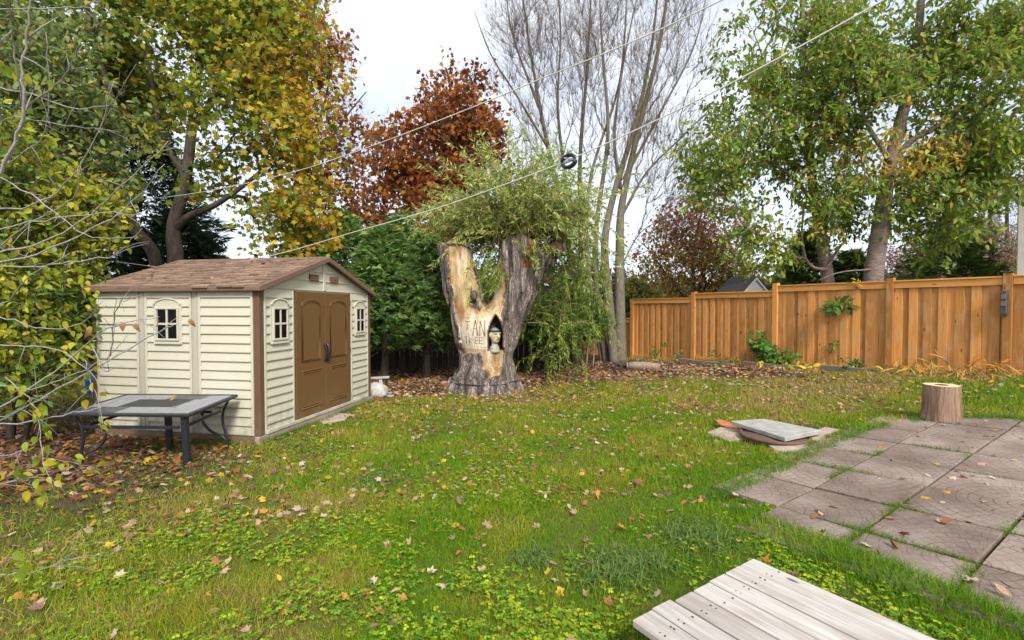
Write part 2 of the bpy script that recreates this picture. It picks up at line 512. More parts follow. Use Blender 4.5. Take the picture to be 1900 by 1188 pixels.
CELLS = set()
for i in range(-2, 13):
    for j in range(-3, 7):
        c = U * (3.9 + .598 * (i + .5)) + Wd * (-2.07 + .598 * (j - .5))
        if in_poly(np.array([c[0]]), np.array([c[1]]), PATIO)[0]: CELLS.add((i, j))
CTAB = np.zeros((40, 40), bool)
for i, j in CELLS: CTAB[i + 10, j + 10] = True
def on_paver(x, y):
    i = np.floor((x * U[0] + y * U[1] - 3.9) / .598).astype(int); j = np.floor((x * Wd[0] + y * Wd[1] + 2.07) / .598).astype(int) + 1
    ok = (i > -10) & (i < 29) & (j > -10) & (j < 29)
    return CTAB[np.clip(i + 10, 0, 39), np.clip(j + 10, 0, 39)] & ok
def lawn_prob(x, y, jit=.22):
    n = len(x); jx = x + jit * rng.normal(size=n); jy = y + jit * rng.normal(size=n)
    p = np.ones(n)
    ks = 1.7
    p[in_poly(x + (jx - x) * ks, y + (jy - y) * ks, SOIL)] = .16
    p[in_poly(jx, jy, LITTER)] = .05
    p[(jx < -4.6) & (jy < 9)] *= .1
    p[(jy > 11.2) & (jx < 1.5)] *= .03
    p[(jy > 13.2) & (jx < 3.4)] *= .05
    # beyond the fence
    side = (x - 3.96) * 1.99 + (y - 15.9) * 1.258
    p[side > -.35] *= .15
    wv = .16 * (noise2(x, y, 2.2, 77) - .5)
    p[on_paver(x, y) & in_poly(x + wv + .025 * rng.normal(size=n), y - wv + .025 * rng.normal(size=n), PATIO)] = 0
    p[in_poly(x, y, PLAT)] = 0
    p[in_poly(x, y, SHED_POLY)] = 0
    p[in_poly(x + .05 * rng.normal(size=n), y + .05 * rng.normal(size=n), FLAG)] *= .12
    p[(x + .55) ** 2 + (y - 10.35) ** 2 < .7 ** 2] *= .15
    return p

# ---- ground sheet
def ground_material():
    k = N('ground'); c = k.attr('Col')
    v = k.coord(which='Object')
    a = k.noise(v, 9, 6, .65); b = k.noise(v, 55, 3)
    soil = k.ramp(a, [(.3, (.04, .028, .018)), (.7, (.115, .08, .05))])
    turf = k.ramp(a, [(.28, (.12, .09, .03)), (.5, (.10, .11, .02)), (.75, (.075, .125, .016))])
    sep = k.new('ShaderNodeSeparateColor'); k.l.new(c, sep.inputs[0])
    col = k.mix(sep.outputs[0], soil, turf)
    return k.done(k.bsdf(col, .95, .1, k.bump(k.math('ADD', a, b), .6, .03)))
xs = np.concatenate([[-300, -120, -60, -30, -20], np.linspace(-14, 14, 141), [16, 20, 26, 40, 70, 130, 300]])
ys = np.concatenate([[-60, -20, -8], np.linspace(-3, 18, 106), [19, 21, 24, 28, 36, 50, 80, 150, 320]])
gx, gy = np.meshgrid(xs, ys, indexing='ij'); gxf, gyf = gx.ravel(), gy.ravel()
gv = np.stack([gxf, gyf, gz(gxf, gyf)], 1)
nx, ny = len(xs), len(ys)
ii, jj = np.meshgrid(np.arange(nx - 1), np.arange(ny - 1), indexing='ij')
gq = np.stack([ii * ny + jj, (ii + 1) * ny + jj, (ii + 1) * ny + jj + 1, ii * ny + jj + 1], -1).reshape(-1, 4)
lp = np.mean([lawn_prob(gxf, gyf, .25) for _ in range(8)], axis=0)
ground = obj_np('ground', gv, [gq], ground_material(), None, np.repeat(lp[:, None], 3, 1), True)
tag(ground, 'back garden ground of turf and bare soil', None, kind='structure')

# ---- patio: bed and stamped pavers
def paver_material():
    k = N('stamped_paver')
    tc = k.new('ShaderNodeTexCoord'); sp = k.new('ShaderNodeSeparateXYZ'); k.l.new(tc.outputs['Object'], sp.inputs[0])
    x = k.math('ADD', sp.outputs[0], .31); y = k.math('ADD', sp.outputs[1], .31)
    r = k.math('SQRT', k.math('ADD', k.math('MULTIPLY', x, x), k.math('MULTIPLY', y, y)))
    wob = k.noise(k.coord(rand=9.0), 9, 2)
    rr = k.math('DIVIDE', k.math('ADD', r, k.math('MULTIPLY', wob, .02)), .072)
    ring = k.math('FLOOR', rr); fr = k.math('FRACT', rr)
    ang = k.math('ARCTAN2', y, x)
    seg = k.math('FLOOR', k.math('ADD', k.math('MULTIPLY', ring, 1.25), 3.0))
    bb = k.math('ADD', k.math('MULTIPLY', k.math('DIVIDE', ang, 1.5708), seg), k.math('MULTIPLY', ring, .43))
    fb = k.math('FRACT', bb)
    e1 = k.math('MINIMUM', fr, k.math('SUBTRACT', 1.0, fr))
    e2 = k.math('MULTIPLY', k.math('MINIMUM', fb, k.math('SUBTRACT', 1.0, fb)), 1.3)
    e = k.math('MINIMUM', e1, e2)
    wear = k.noise(k.coord(rand=31.0), 3.5, 4)
    line = k.math('MULTIPLY', k.ramp(e, [(.03, 1.0), (.09, 0.0)]), k.ramp(wear, [(.38, .12), (.66, .7)]))
    fine = k.noise(k.coord(rand=5.0), 45, 5, .7)
    blot = k.noise(k.coord(which='Object', rand=3.0), 2.2, 4)
    c = k.ramp(blot, [(.3, (.17, .125, .098)), (.55, (.265, .205, .168)), (.75, (.34, .28, .238))])
    c = k.mix(1.0, c, k.ramp(fine, [(.3, .8), (.7, 1.15)]), 'MULTIPLY')
    c = k.mix(1.0, c, k.ramp(k.rand(), [(0, .85), (1, 1.1)]), 'MULTIPLY')
    c = k.mix(line, c, (.085, .062, .045))
    h = k.math('SUBTRACT', k.math('MULTIPLY', fine, .25), line)
    return k.done(k.bsdf(c, .85, .25, k.bump(h, .6, .006)))
M_PAVER = paver_material()
M_SOIL = plain('dark_soil', (.06, .045, .03), .95, .1, .4, 12, .6)
pb = np.array(PATIO); pbc = pb.mean(0)
bed_v = [(*(pbc), float(gz(*pbc)) + .01)] + [(x, y, float(gz(x, y)) + .006) for x, y in pb]
cells = []
for i in range(-2, 13):
    for j in range(-3, 7):
        cu, cv = 3.9 + .598 * (i + .5), -2.07 + .598 * (j - .5)
        c = U * cu + Wd * cv
        if in_poly(np.array([c[0]]), np.array([c[1]]), PATIO)[0]: cells.append((i, j, c))
bmv, bmq = [], []
for i, j, c in cells:                                   # bed under every paver, following the ground
    b = len(bmv)
    for a, d in ((-.5, -.5), (.5, -.5), (.5, .5), (-.5, .5)):
        q = c + U * a * .598 + Wd * d * .598
        bmv.append((q[0], q[1], float(gz(q[0], q[1])) + .008))
    bmq.append((b, b + 3, b + 2, b + 1))
patio = obj_np('patio', np.array(bmv), [np.array(bmq)], M_SOIL)
tag(patio, 'patio of brown stamped concrete pavers with grass in the joints', None, kind='structure')
for i, j, c in cells:
    o = bpy.data.objects.new('paver', box_mesh(.578, .578, .05, .006, M_PAVER, 'paver'))
    z = float(gz(c[0], c[1]))
    du = (float(gz(*(c + U * .3))) - float(gz(*(c - U * .3)))) / .6
    dv = (float(gz(*(c + Wd * .3))) - float(gz(*(c - Wd * .3)))) / .6
    X = Vector((U[0], U[1], du + random.uniform(-.008, .008))).normalized()
    Y = Vector((-Wd[0], -Wd[1], -dv + random.uniform(-.008, .008))).normalized()
    Zv = X.cross(Y).normalized(); Y = Zv.cross(X)
    quad = (i % 2) + 2 * (j % 2)
    rotk = [0, 1, 3, 2][quad]
    M = Matrix((X, Y, Zv)).transposed().to_4x4() @ Matrix.Rotation(rotk * math.pi / 2, 4, 'Z')
    M.translation = (c[0], c[1], z + .012 + random.uniform(-.004, .006))
    o.matrix_local = M
    link(o, patio)

# ================================================================ FENCE (cedar, stepped)
M_CEDAR = wood_mat('cedar_board', (.50, .195, .04), (.76, .36, .105), 2, 34, .42, True, .65, (.60, .37, .19))
M_CEDAR_H = wood_mat('cedar_rail', (.54, .22, .048), (.78, .375, .11), 0, 34, .15, True, .65)
M_CAP = plain('black_cap', (.03, .03, .032), .45, .5, .2)
FD = np.array((1.258, -1.99)); FUL = np.linalg.norm(FD); FDu = FD / FUL
F0 = np.array((3.96, 15.9))
fence = thing('wooden_fence', 'tall orange cedar privacy fence stepping up along the right of the garden', 'fence', (F0[0], F0[1], 0), math.atan2(FDu[1], FDu[0]))
# local x along the fence, local -y ... camera side is local -y? (left normal points away from the garden)
post_s = [0, FUL, 2 * FUL, 3 * FUL, 3.73 * FUL]
post_top = [2.08, 2.24, 2.385, 2.39, 2.375]
bay_top = [2.03, 2.15, 2.275, 2.275, 2.275, 2.285]
bay_bot = [.12, .27, .36, .47, .52, .56]
CS = -1.0                                                # sign of the garden side in local y
nrm = np.array((-FDu[1], FDu[0]))
if np.dot(nrm, -F0) > 0: CS = 1.0
def lz(s): q = F0 + FDu * s; return float(gz(q[0], q[1]))
for s, t in zip(post_s + [-FUL, 4.73 * FUL], post_top + [1.46, 2.39]):
    b = lz(s) - .15
    p = box('post', (s, CS * .012, (b + t - .05) / 2), (.125, .125, t - .05 - b), M_CEDAR, fence, .006)
    cap = box('post_cap', (0, 0, (t - .05 - b) / 2 + .014), (.15, .15, .026), M_CAP, p, .008)
bays = [(-FUL, 0, 1.40, .02)] + [(post_s[i], post_s[i + 1], bay_top[i], bay_bot[i]) for i in range(4)] + [(post_s[4], 4.73 * FUL, bay_top[5], bay_bot[5])]
for s0, s1, t, b in bays:
    a, e = s0 + .065, s1 - .065; L = e - a; m = (a + e) / 2
    box('cap_rail', (m, 0, t - .015), (L, .13, .03), M_CEDAR_H, fence, .004)
    box('top_rail', (m, CS * .034, t - .095), (L, .026, .125), M_CEDAR_H, fence, .003)
    box('bottom_rail', (m, CS * .034, b + .045), (L, .026, .09), M_CEDAR_H, fence, .003)
    x = a; k = 0
    while x < e - .02:
        w = min(random.uniform(.132, .146) if k % 2 == 0 else random.uniform(.085, .105), e - x)
        y = CS * (.008 if k % 2 == 0 else -.0135) + random.uniform(-.0008, .0008)
        h = t - .03 - (b + .01)
        o = box('board', (x + w / 2, y, b + .01 + h / 2), (round(w, 2) + (.0 if k % 2 == 0 else .03), .019, round(h, 2)), M_CEDAR, fence, .002, (0, random.uniform(-.002, .002), 0))
        x += w; k += 1
fwd = lambda s, off, z: (F0[0] + FDu[0] * s + nrm[0] * CS * off, F0[1] + FDu[1] * s + nrm[1] * CS * off, z)   # a point in front of the fence

# lantern on the last post
M_LAMP = plain('weathered_iron', (.09, .08, .075), .6, .4, .4, 20)
M_LGLASS = plain('smoked_glass', (.16, .13, .11), .15, .6, .2, 12)
lan = thing('wall_lantern', 'dark box lantern with two square panes hung on the nearest fence post', 'lantern', fwd(3.73 * FUL - .03, .085, 1.60), math.atan2(FDu[1], FDu[0]))
box('back_plate', (0, 0, .21), (.10, .018, .42), M_LAMP, lan)
box('housing', (0, CS * .045, .21), (.085, .07, .40), M_LAMP, lan, .008)
for z in (.32, .20):
    p = box('pane', (0, CS * .083, z), (.066, .008, .095), M_LGLASS, lan)
    for dz in (-.05, .05): box('frame', (0, CS * .004, dz), (.075, .012, .01), M_LAMP, p, .002)
box('drip_tray', (0, CS * .045, -.005), (.1, .1, .014), M_LAMP, lan)
hk = tube_obj('hook', [(0, 0, .44), (0, CS * .03, .46), (.012, CS * .05, .49), (0, CS * .04, .53), (-.01, CS * .01, .54)], .007, M_LAMP, lan)

# landscape timber along the fence foot
M_TIMB = wood_mat('grey_timber', (.13, .105, .085), (.25, .205, .17), 0, 30, .3, False, .85)
for s, L, lab in ((2.12 * FUL, 1.5, 'low grey edging timber under the yellowed hostas by the fence'), (2.85 * FUL, 1.3, 'low grey edging timber by the second fence post from the lantern'),
                  (1.35 * FUL, 1.7, 'long low edging timber below the darker weeds by the stepped fence bay')):
    c = fwd(s, .62, 0); o = box('edging_timber', (c[0], c[1], float(gz(c[0], c[1])) + .03), (L, .09, .12), M_TIMB, None, .008, (0, random.uniform(-.02, .03), math.atan2(FDu[1], FDu[0])))
    tag(o, lab, 'timber', 'edging timbers along the fence')

# ---- dark board fence behind the cedars
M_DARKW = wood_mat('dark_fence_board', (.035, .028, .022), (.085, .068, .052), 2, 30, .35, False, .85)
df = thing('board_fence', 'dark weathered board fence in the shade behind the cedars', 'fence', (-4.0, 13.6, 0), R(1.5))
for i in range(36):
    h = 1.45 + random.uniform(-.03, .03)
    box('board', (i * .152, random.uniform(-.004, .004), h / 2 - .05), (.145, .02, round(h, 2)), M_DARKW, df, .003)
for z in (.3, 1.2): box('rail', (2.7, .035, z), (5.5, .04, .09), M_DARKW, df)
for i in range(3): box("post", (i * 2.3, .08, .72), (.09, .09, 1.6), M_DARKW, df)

# ================================================================ SHED
def shed_plastic(name, c, var=.06):
    k = N(name)
    a = k.noise(k.coord((1, 1, 14), rand=13.0), 7, 5, .6, 1.5)
    d = k.noise(k.coord(which='Object', rand=5.0), 2.2, 5, .65)
    fine = k.noise(k.coord((3, 3, 60), rand=4.0), 9, 4)
    col = k.mix(1.0, c, k.ramp(a, [(.25, 1 - var), (.75, 1 + var * .5)]), 'MULTIPLY')
    col = k.mix(k.ramp(d, [(.5, 0.0), (.8, .22)]), col, (c[0] * .62, c[1] * .6, c[2] * .52))
    ge = k.new('ShaderNodeNewGeometry'); sx = k.new('ShaderNodeSeparateXYZ'); k.l.new(ge.outputs['Position'], sx.inputs[0])
    low = k.ramp(sx.outputs[2], [(.10, .85), (.55, 0.0)])
    spl = k.noise(ge.outputs['Position'], 7, 6, .7)
    col = k.mix(k.math('MULTIPLY', low, k.ramp(spl, [(.42, 0.0), (.68, .75)])), col, (.20, .165, .11))
    return k.done(k.bsdf(col, .5, .3, k.bump(fine, .18, .003)))
M_CREAM = shed_plastic('cream_vinyl', (.545, .518, .41))
M_TAUPE = shed_plastic('taupe_vinyl', (.45, .42, .345))
M_BROWN = shed_plastic('brown_vinyl', (.145, .078, .045))
M_DOOR = shed_plastic('door_brown', (.158, .082, .029))
M_PANE = plain('dark_pane', (.006, .006, .007), .25, .15, .1)
M_BLACK = plain('black_plastic', (.02, .02, .022), .35, .5, .1)
M_BASE = wood_mat('base_timber', (.30, .23, .18), (.46, .37, .31), 0, 30, .2, True, .85)
M_BASE_D = wood_mat('base_timber_side', (.14, .085, .05), (.24, .16, .10), 0, 30, .2, False, .85)
def shingle_material():
    k = N('roof_shingle')
    a = k.noise(k.coord((2, 30, 2), rand=17.0), 6, 5)
    c = k.ramp(a, [(.3, (.17, .105, .07)), (.7, (.36, .245, .18))])
    c = k.mix(1.0, c, k.ramp(k.rand(), [(0, .72), (1, 1.25)]), 'MULTIPLY')
    return k.done(k.bsdf(c, .6, .35, k.bump(a, .3, .004)))
M_SHING = shingle_material()
M_ROOFB = shed_plastic('roof_brown', (.185, .115, .085))

WB, WH = .10, 1.86               # wall foot and wall height
EV = WB + WH
RISE = .47
# shed axes: local x = along the front (away from the camera), local y = along the side (to the left), z up
shed = thing('garden_shed', 'cream vinyl garden shed with brown double doors and brown shingle roof', 'shed', (SHED_C[0], SHED_C[1], 0), math.atan2(SE1[1], SE1[0]))
# timber base
box('base_beam', (SW / 2 + .02, -.005, .045), (SW + .16, .07, .10), M_BASE, shed)
box('base_beam', (.01, SL / 2, .03), (.07, SL + .05, .115), M_BASE_D, shed)
box('base_beam', (SW, SL / 2, .03), (.07, SL, .11), M_BASE_D, shed)
box('floor_plate', (SW / 2, SL / 2, WB - .004), (SW + .03, SL + .03, .016), M_CREAM, shed)
# a panel is a part; its boards are sub-parts. panel frame: u across, outward normal n
ROWS = 16
RH = WH / ROWS
def siding_mesh(w, mat):
    key = ('siding', round(w, 3))
    if key in _cache: return _cache[key]
    h = RH
    V = [(-w / 2, 0, -h / 2), (w / 2, 0, -h / 2), (w / 2, .026, -h / 2 + .004), (-w / 2, .026, -h / 2 + .004), (-w / 2, .026, -h / 2 + .014), (w / 2, .026, -h / 2 + .014),
         (-w / 2, .004, h / 2 - .003), (w / 2, .004, h / 2 - .003), (-w / 2, 0, h / 2 - .003), (w / 2, 0, h / 2 - .003)]
    F = [(0, 3, 2, 1), (3, 4, 5, 2), (4, 6, 7, 5), (6, 8, 9, 7), (0, 8, 6, 4, 3), (1, 2, 5, 7, 9), (0, 1, 9, 8)]
    me = bpy.data.meshes.new('siding_board'); bm = bmesh.new()
    vs = [bm.verts.new(v) for v in V]
    for f in F: bm.faces.new([vs[i] for i in f])
    bmesh.ops.recalc_face_normals(bm, faces=bm.faces[:]); bm.to_mesh(me); bm.free(); me.materials.append(mat)
    _cache[key] = me
    return me
def panel(c, w, face):
    """face 'side' looks along local -x, 'front' along local -y; local to the panel: x across, y outward, z up"""
    rz = {'side': math.pi / 2, 'front': math.pi, 'back': 0, 'far': -math.pi / 2}[face]
    p = bpy.data.objects.new('wall_panel', box_mesh(w, .02, WH, .003, M_CREAM, 'wall_panel'))
    p.location = c; p.rotation_euler = (0, 0, rz); link(p, shed)
    for i in range(ROWS):
        b = bpy.data.objects.new('siding_board', siding_mesh(w - .07, M_CREAM))
        b.location = (0, .0101, -WH / 2 + RH * (i + .5) + .0); link(b, p)
    for s in (-1, 1):
        box('edge_strip', (s * (w / 2 - .0175), .022, 0), (.033, .028, WH - .004), M_CREAM, p, .004)
    return p
def window(p, w, z0, z1, arch):
    """arched surround with a four-pane sash on a panel"""
    h = z1 - z0
    zc = (z0 + z1) / 2 - (WB + WH / 2)
    poly = [(-w / 2 - .035, zc - h / 2 - .05), (w / 2 + .035, zc - h / 2 - .05), (w / 2 + .035, zc + h / 2 + .02)]
    for t in np.linspace(0, math.pi, 15): poly.append(((w / 2 + .034) * math.cos(t), zc + h / 2 + .025 + arch * math.sin(t)))
    poly.append((-w / 2 - .035, zc + h / 2 + .02))
    V, F = prism(poly, .010, .038)
    fr = poly_obj('window', V, F, M_CREAM, p, .004)
    for (px_, pz) in ((-1, -1), (1, -1), (-1, 1), (1, 1)):
        box('pane', (px_ * w * .225, .0395, zc + pz * h * .235), (w * .36, .005, h * .40), M_PANE, fr, 0)
    bw = .028
    for s in (-1, 1): box('sash', (s * (w / 2 - bw * .4), .04, zc), (bw, .034, h), M_CREAM, fr, .004)
    for s in (-1, 1): box('sash', (0, .0405, zc + s * (h / 2 - bw * .4)), (w, .034, bw), M_CREAM, fr, .004)
    box('muntin', (0, .038, zc), (bw, .028, h - .02), M_CREAM, fr, .003)
    box('muntin', (0, .0385, zc), (w - .02, .028, bw), M_CREAM, fr, .003)
    t = np.linspace(0.08, math.pi - .08, 17)
    ap = np.stack([(w / 2 + .022) * np.cos(t), np.full(17, .040), zc + h / 2 + .025 + (arch - .012) * np.sin(t)], 1)
    a = Acc(); V, T, Q = tube(ap, .013, 6); a.add(V, T, Q); a.build('arch_trim', M_CREAM, fr, True)
    box('sill', (0, .040, zc - h / 2 - .035), (w + .05, .030, .028), M_CREAM, fr, .004)
zc = WB + WH / 2
side_panels = [(.06, .86), (.96, 1.68), (1.78, 2.46)]
for i, (a, b) in enumerate(side_panels):
    p = panel((0.0, (a + b) / 2, zc), b - a, 'side')
    if i == 1: window(p, .36, 1.29, 1.72, .10)
for a, b in ((.86, .96), (1.68, 1.78)):
    pl = box('pilaster', (-.012, (a + b) / 2, zc), (.03, b - a - .004, WH), M_TAUPE, shed, .005)
    box('rib', (-.018, -.03, 0), (.012, .012, WH - .02), M_TAUPE, pl, .003)
    box('rib', (-.018, .03, 0), (.012, .012, WH - .02), M_TAUPE, pl, .003)
for (a, b) in ((.06, .655), (2.175, 2.77)):
    p = panel(((a + b) / 2, 0.0, zc), b - a, 'front')
    window(p, .30, 1.29, 1.72, .10)
panel((SW / 2, SL, zc), SW - .1, 'back'); panel((SW, SL / 2, zc), SL - .1, 'far')
for x, y in ((.012, .012), (SW - .012, .012), (.012, SL - .01), (SW - .012, SL - .01)):
    box('corner_post', (x, y, zc + .005), (.085, .085, WH + .01), M_BROWN, shed, .006)
# front jambs and lintel
for x in (.672, 2.158): box('door_jamb', (x, -.004, zc + .02), (.03, .04, WH - .02), M_BROWN, shed, .003)
box('sill_strip', (SW / 2, -.034, WB + .022), (SW - .16, .03, .045), M_CREAM, shed, .004)
# doors
dz0, dz1 = .145, 1.945
def door(x0, x1, hinge):
    w = x1 - x0; h = dz1 - dz0; xc = (x0 + x1) / 2
    d = box('door', (xc, -.020, (dz0 + dz1) / 2), (w - .008, .034, h), M_DOOR, shed, .004)
    def molding(pts, r=.010):
        P = np.array([(q[0], -.019, q[1]) for q in pts]); a = Acc(); V, T, Q = tube(P, r, 6, True); a.add(V, T, Q)
        return a.build('panel_molding', M_DOOR, d, True)
    hw = w / 2 - .13
    t = np.linspace(0, math.pi, 13)
    up = [(-hw, -.10), (hw, -.10), (hw, .68)] + [(hw * math.cos(q), .70 + .085 * math.sin(q)) for q in t] + [(-hw, .68)]
    molding(up); molding([(q[0] * .9, (q[1] - .3) * .955 + .3) for q in up], .007)
    lo = [(-hw, -.78), (hw, -.78), (hw, -.24), (-hw, -.24)]
    lo2 = [(x * .9, (z + .51) * .88 - .51) for x, z in lo]
    molding(resample_closed(lo)); molding(resample_closed(lo2), .007)
    for z in (.78, -.02, -.78): box('hinge', (hinge * (w / 2 - .012), -.022, z), (.02, .014, .07), M_BROWN, d, .002)
    return d
def resample_closed(p, k=4):
    out = []
    for i in range(len(p)):
        a, b = np.array(p[i]), np.array(p[(i + 1) % len(p)])
        for t in (0.0, .04, .5, .96): out.append(tuple(a + (b - a) * t))
    return out
dl = door(.688, 1.40, -1); dr = door(1.402, 2.142, 1)
hp = [(.012, -.035, .18), (.004, -.066, .13), (.0, -.082, .04), (.002, -.066, -.05), (.010, -.035, -.10)]
for d, s in ((dr, -1),):
    hx = -(2.142 - 1.402) / 2 + .03
    tube_obj('handle', smooth_line([(hx + q[0], q[1] + .018, q[2] - .05) for q in hp], 4), .021, M_BLACK, d)
tube_obj('handle', smooth_line([((1.40 - .688) / 2 - .022 - q[0], q[1] * .8 + .014, q[2] - .05) for q in hp], 4), .012, M_BLACK, dl)
# gable
gp = [(.0, EV - .012), (SW, EV - .012), (SW, EV + .02), (SW / 2, EV + RISE), (0, EV + .02)]
V, F = prism(gp, -.008, .03); gab = poly_obj('gable', V, F, M_CREAM, shed)
V, F = prism(gp, SL - .03, SL + .008); poly_obj('gable', V, F, M_CREAM, shed)
for z, ins in ((EV + .005, .06), (EV + .15, .52), (EV + .285, .92)):
    for s in (0, 1):
        x0, x1 = (ins, SW / 2 - .03) if s == 0 else (SW / 2 + .03, SW - ins)
        box('siding_board', ((x0 + x1) / 2, -.016, z + .01), (x1 - x0, .02, .016), M_CREAM, gab, .004)
box('centre_strip', (SW / 2, -.018, EV + RISE / 2 - .03), (.06, .024, RISE - .09), M_CREAM, gab, .004)
for x in (SW / 2 - .27, SW / 2 + .27):
    v = box('vent', (x, -.02, EV + .20), (.22, .03, .10), M_BROWN, gab, .004)
    for i in range(3): box('louvre', (0, -.012, -.026 + i * .026), (.18, .014, .012), M_SHING, v, .002, (R(25), 0, 0))
# roof: two slopes, each with its own shingles
sl = math.hypot(SW / 2, RISE); th = math.atan2(RISE, SW / 2)
ridge_x = SW / 2
OVH = .09
roof = bpy.data.objects.new('roof', None); roof.empty_display_size = .1; link(roof, shed)
def roof_slab(sgn):
    L = sl + OVH
    c = (ridge_x + sgn * math.cos(th) * L / 2, SL / 2, EV + RISE + .035 - math.sin(th) * L / 2)
    return box('roof_deck', c, (L, SL + .16, .03), M_ROOFB, roof, .003, (0, sgn * th, 0))
for sgn in (-1, 1): roof_slab(sgn)
RR = 12
def sh_mesh(w, l):
    key = ('sh', round(w, 3))
    if key in _cache: return _cache[key]
    bm = bmesh.new(); bmesh.ops.create_cube(bm, size=1)
    for v in bm.verts:
        low = v.co.x < 0
        v.co = (v.co.x * l, v.co.y * w, v.co.z * (.03 if low else .005) + (.010 if low else -.001))
    bmesh.ops.bevel(bm, geom=bm.edges[:], offset=.002, segments=1, affect='EDGES')
    me = bpy.data.meshes.new('shingle'); bm.to_mesh(me); bm.free(); me.materials.append(M_SHING); _cache[key] = me
    return me
L = sl + OVH
secs = [(-.07, .86), (.94, 1.70), (1.78, SL + .07)]
for (a, b) in secs:
    for r_ in range(RR):
        s = L - (r_ + .5) * L / RR                      # distance from the ridge down the slope
        y = a + .02 + random.uniform(-.02, .0)
        while y < b - .05:
            w = min(random.choice((.13, .16, .19, .23)), b - y - .004)
            o = bpy.data.objects.new('shingle', sh_mesh(round(w, 2) - .008, L / RR + .02))
            ss = s + random.choice((0, .0, .022, .045))
            o.location = (ridge_x - math.cos(th) * ss - math.sin(th) * -.0, y + w / 2, EV + RISE + .056 - math.sin(th) * ss + random.uniform(0, .006))
            o.rotation_euler = (0, -th - .02, 0); link(o, roof)
            y += w
for y in (.90, 1.74):
    for sgn in (-1, 1):
        box('batten', (ridge_x + sgn * math.cos(th) * L / 2, y, EV + RISE + .060 - math.sin(th) * L / 2), (L, .07, .024), M_ROOFB, roof, .006, (0, sgn * th, 0))
for y in (-.095, SL + .095):
    for sgn in (-1, 1):
        box('rake_trim', (ridge_x + sgn * math.cos(th) * L / 2, y, EV + RISE + .028 - math.sin(th) * L / 2), (L + .01, .045, .075), M_ROOFB, roof, .008, (0, sgn * th, 0))
for sgn in (-1, 1):
    ex = ridge_x + sgn * math.cos(th) * L
    box('eave_trim', (ex, SL / 2, EV + RISE + .02 - math.sin(th) * L), (.05, SL + .2, .06), M_ROOFB, roof, .01)
    for y in (.90, 1.74): box('eave_cap', (ex - .004 * -sgn, y, EV + RISE + .026 - math.sin(th) * L), (.066, .085, .072), M_ROOFB, roof, .01)
box('ridge_cap', (ridge_x, SL / 2, EV + RISE + .052), (.09, SL + .21, .035), M_ROOFB, roof, .01)

# ================================================================ FURNITURE AND LOOSE THINGS
# ---- patio table beside the shed (near edge lower than the far edge)
M_TFRAME = plain('black_powder_coat', (.022, .025, .032), .4, .5, .25, 14)
M_TILE_W = plain('pale_tile', (.28, .285, .30), .35, .5, .2, 9)
M_TILE_D = plain('slate_tile', (.085, .088, .095), .4, .5, .35, 9)
def mesh_panel_mat():
    k = N('woven_mesh'); v = k.coord((1, 1, 1))
    w = k.new('ShaderNodeTexChecker'); k.put(w.inputs['Vector'], v); w.inputs['Scale'].default_value = 70
    return k.done(k.bsdf(k.mix(w.outputs['Fac'], (.012, .012, .014), (.06, .06, .065)), .5, .4))
M_MESH = mesh_panel_mat()
TA, TB_, TC_ = np.array((-4.86, 5.20, .575)), np.array((-3.44, 5.15, .575)), np.array((-3.42, 6.03, .632))
tx = TB_ - TA; TLx = np.linalg.norm(tx); tx /= TLx
ty = TC_ - TB_; ty -= tx * ty.dot(tx); TLy = np.linalg.norm(ty); ty /= TLy
tzv = np.cross(tx, ty)
table = thing('patio_table', 'black metal patio table with pale and slate tiles around a mesh centre', 'table')
Mt = Matrix((Vector(tx), Vector(ty), Vector(tzv))).transposed().to_4x4(); Mt.translation = Vector(TA + tx * TLx / 2 + ty * TLy / 2)
table.matrix_world = Mt
hx, hy = TLx / 2, TLy / 2
for s in (-1, 1):
    box('frame_rail', (0, s * (hy - .02), -.012), (TLx, .05, .036), M_TFRAME, table, .01)
    box('frame_rail', (s * (hx - .02), 0, -.0125), (.05, TLy - .08, .034), M_TFRAME, table, .01)
box('under_sheet', (0, 0, -.018), (TLx - .08, TLy - .08, .008), M_TFRAME, table, 0)
wx, wy = (TLx - .10), (TLy - .10)
cx3 = [-wx / 2, -wx * .22, wx * .22, wx / 2]; cy3 = [-wy / 2, -wy * .22, wy * .22, wy / 2]
pat = [['w', 'd', 'w'], ['w', 'm', 'w'], ['d', 'w', 'd']]
tiles = [(-wx / 2, -wx * .12, -wy / 2, -wy * .2, 'd'), (-wx * .12, wx / 2, -wy / 2, -wy * .2, 'w'), (-wx / 2, -wx * .25, -wy * .2, wy * .25, 'w'), (wx * .25, wx / 2, -wy * .2, wy * .25, 'w'),
         (-wx * .25, wx * .25, -wy * .2, wy * .25, 'm'), (-wx / 2, -wx * .02, wy * .25, wy / 2, 'w'), (-wx * .02, wx * .3, wy * .25, wy / 2, 'd'), (wx * .3, wx / 2, wy * .25, wy / 2, 'w')]
for a, b, c, d, t in tiles:
    box('mesh_panel' if t == 'm' else 'tile', ((a + b) / 2, (c + d) / 2, -.004 if t != 'm' else -.009), (b - a - .006, d - c - .006, .014), {'w': M_TILE_W, 'd': M_TILE_D, 'm': M_MESH}[t], table, .002)
LG = .575
for x in (hx - .10, hx - .72): box('leg', (x, -hy + .07 if x > .3 else hy - .25, -LG / 2 - .02), (.06, .06, LG), M_TFRAME, table, .006)
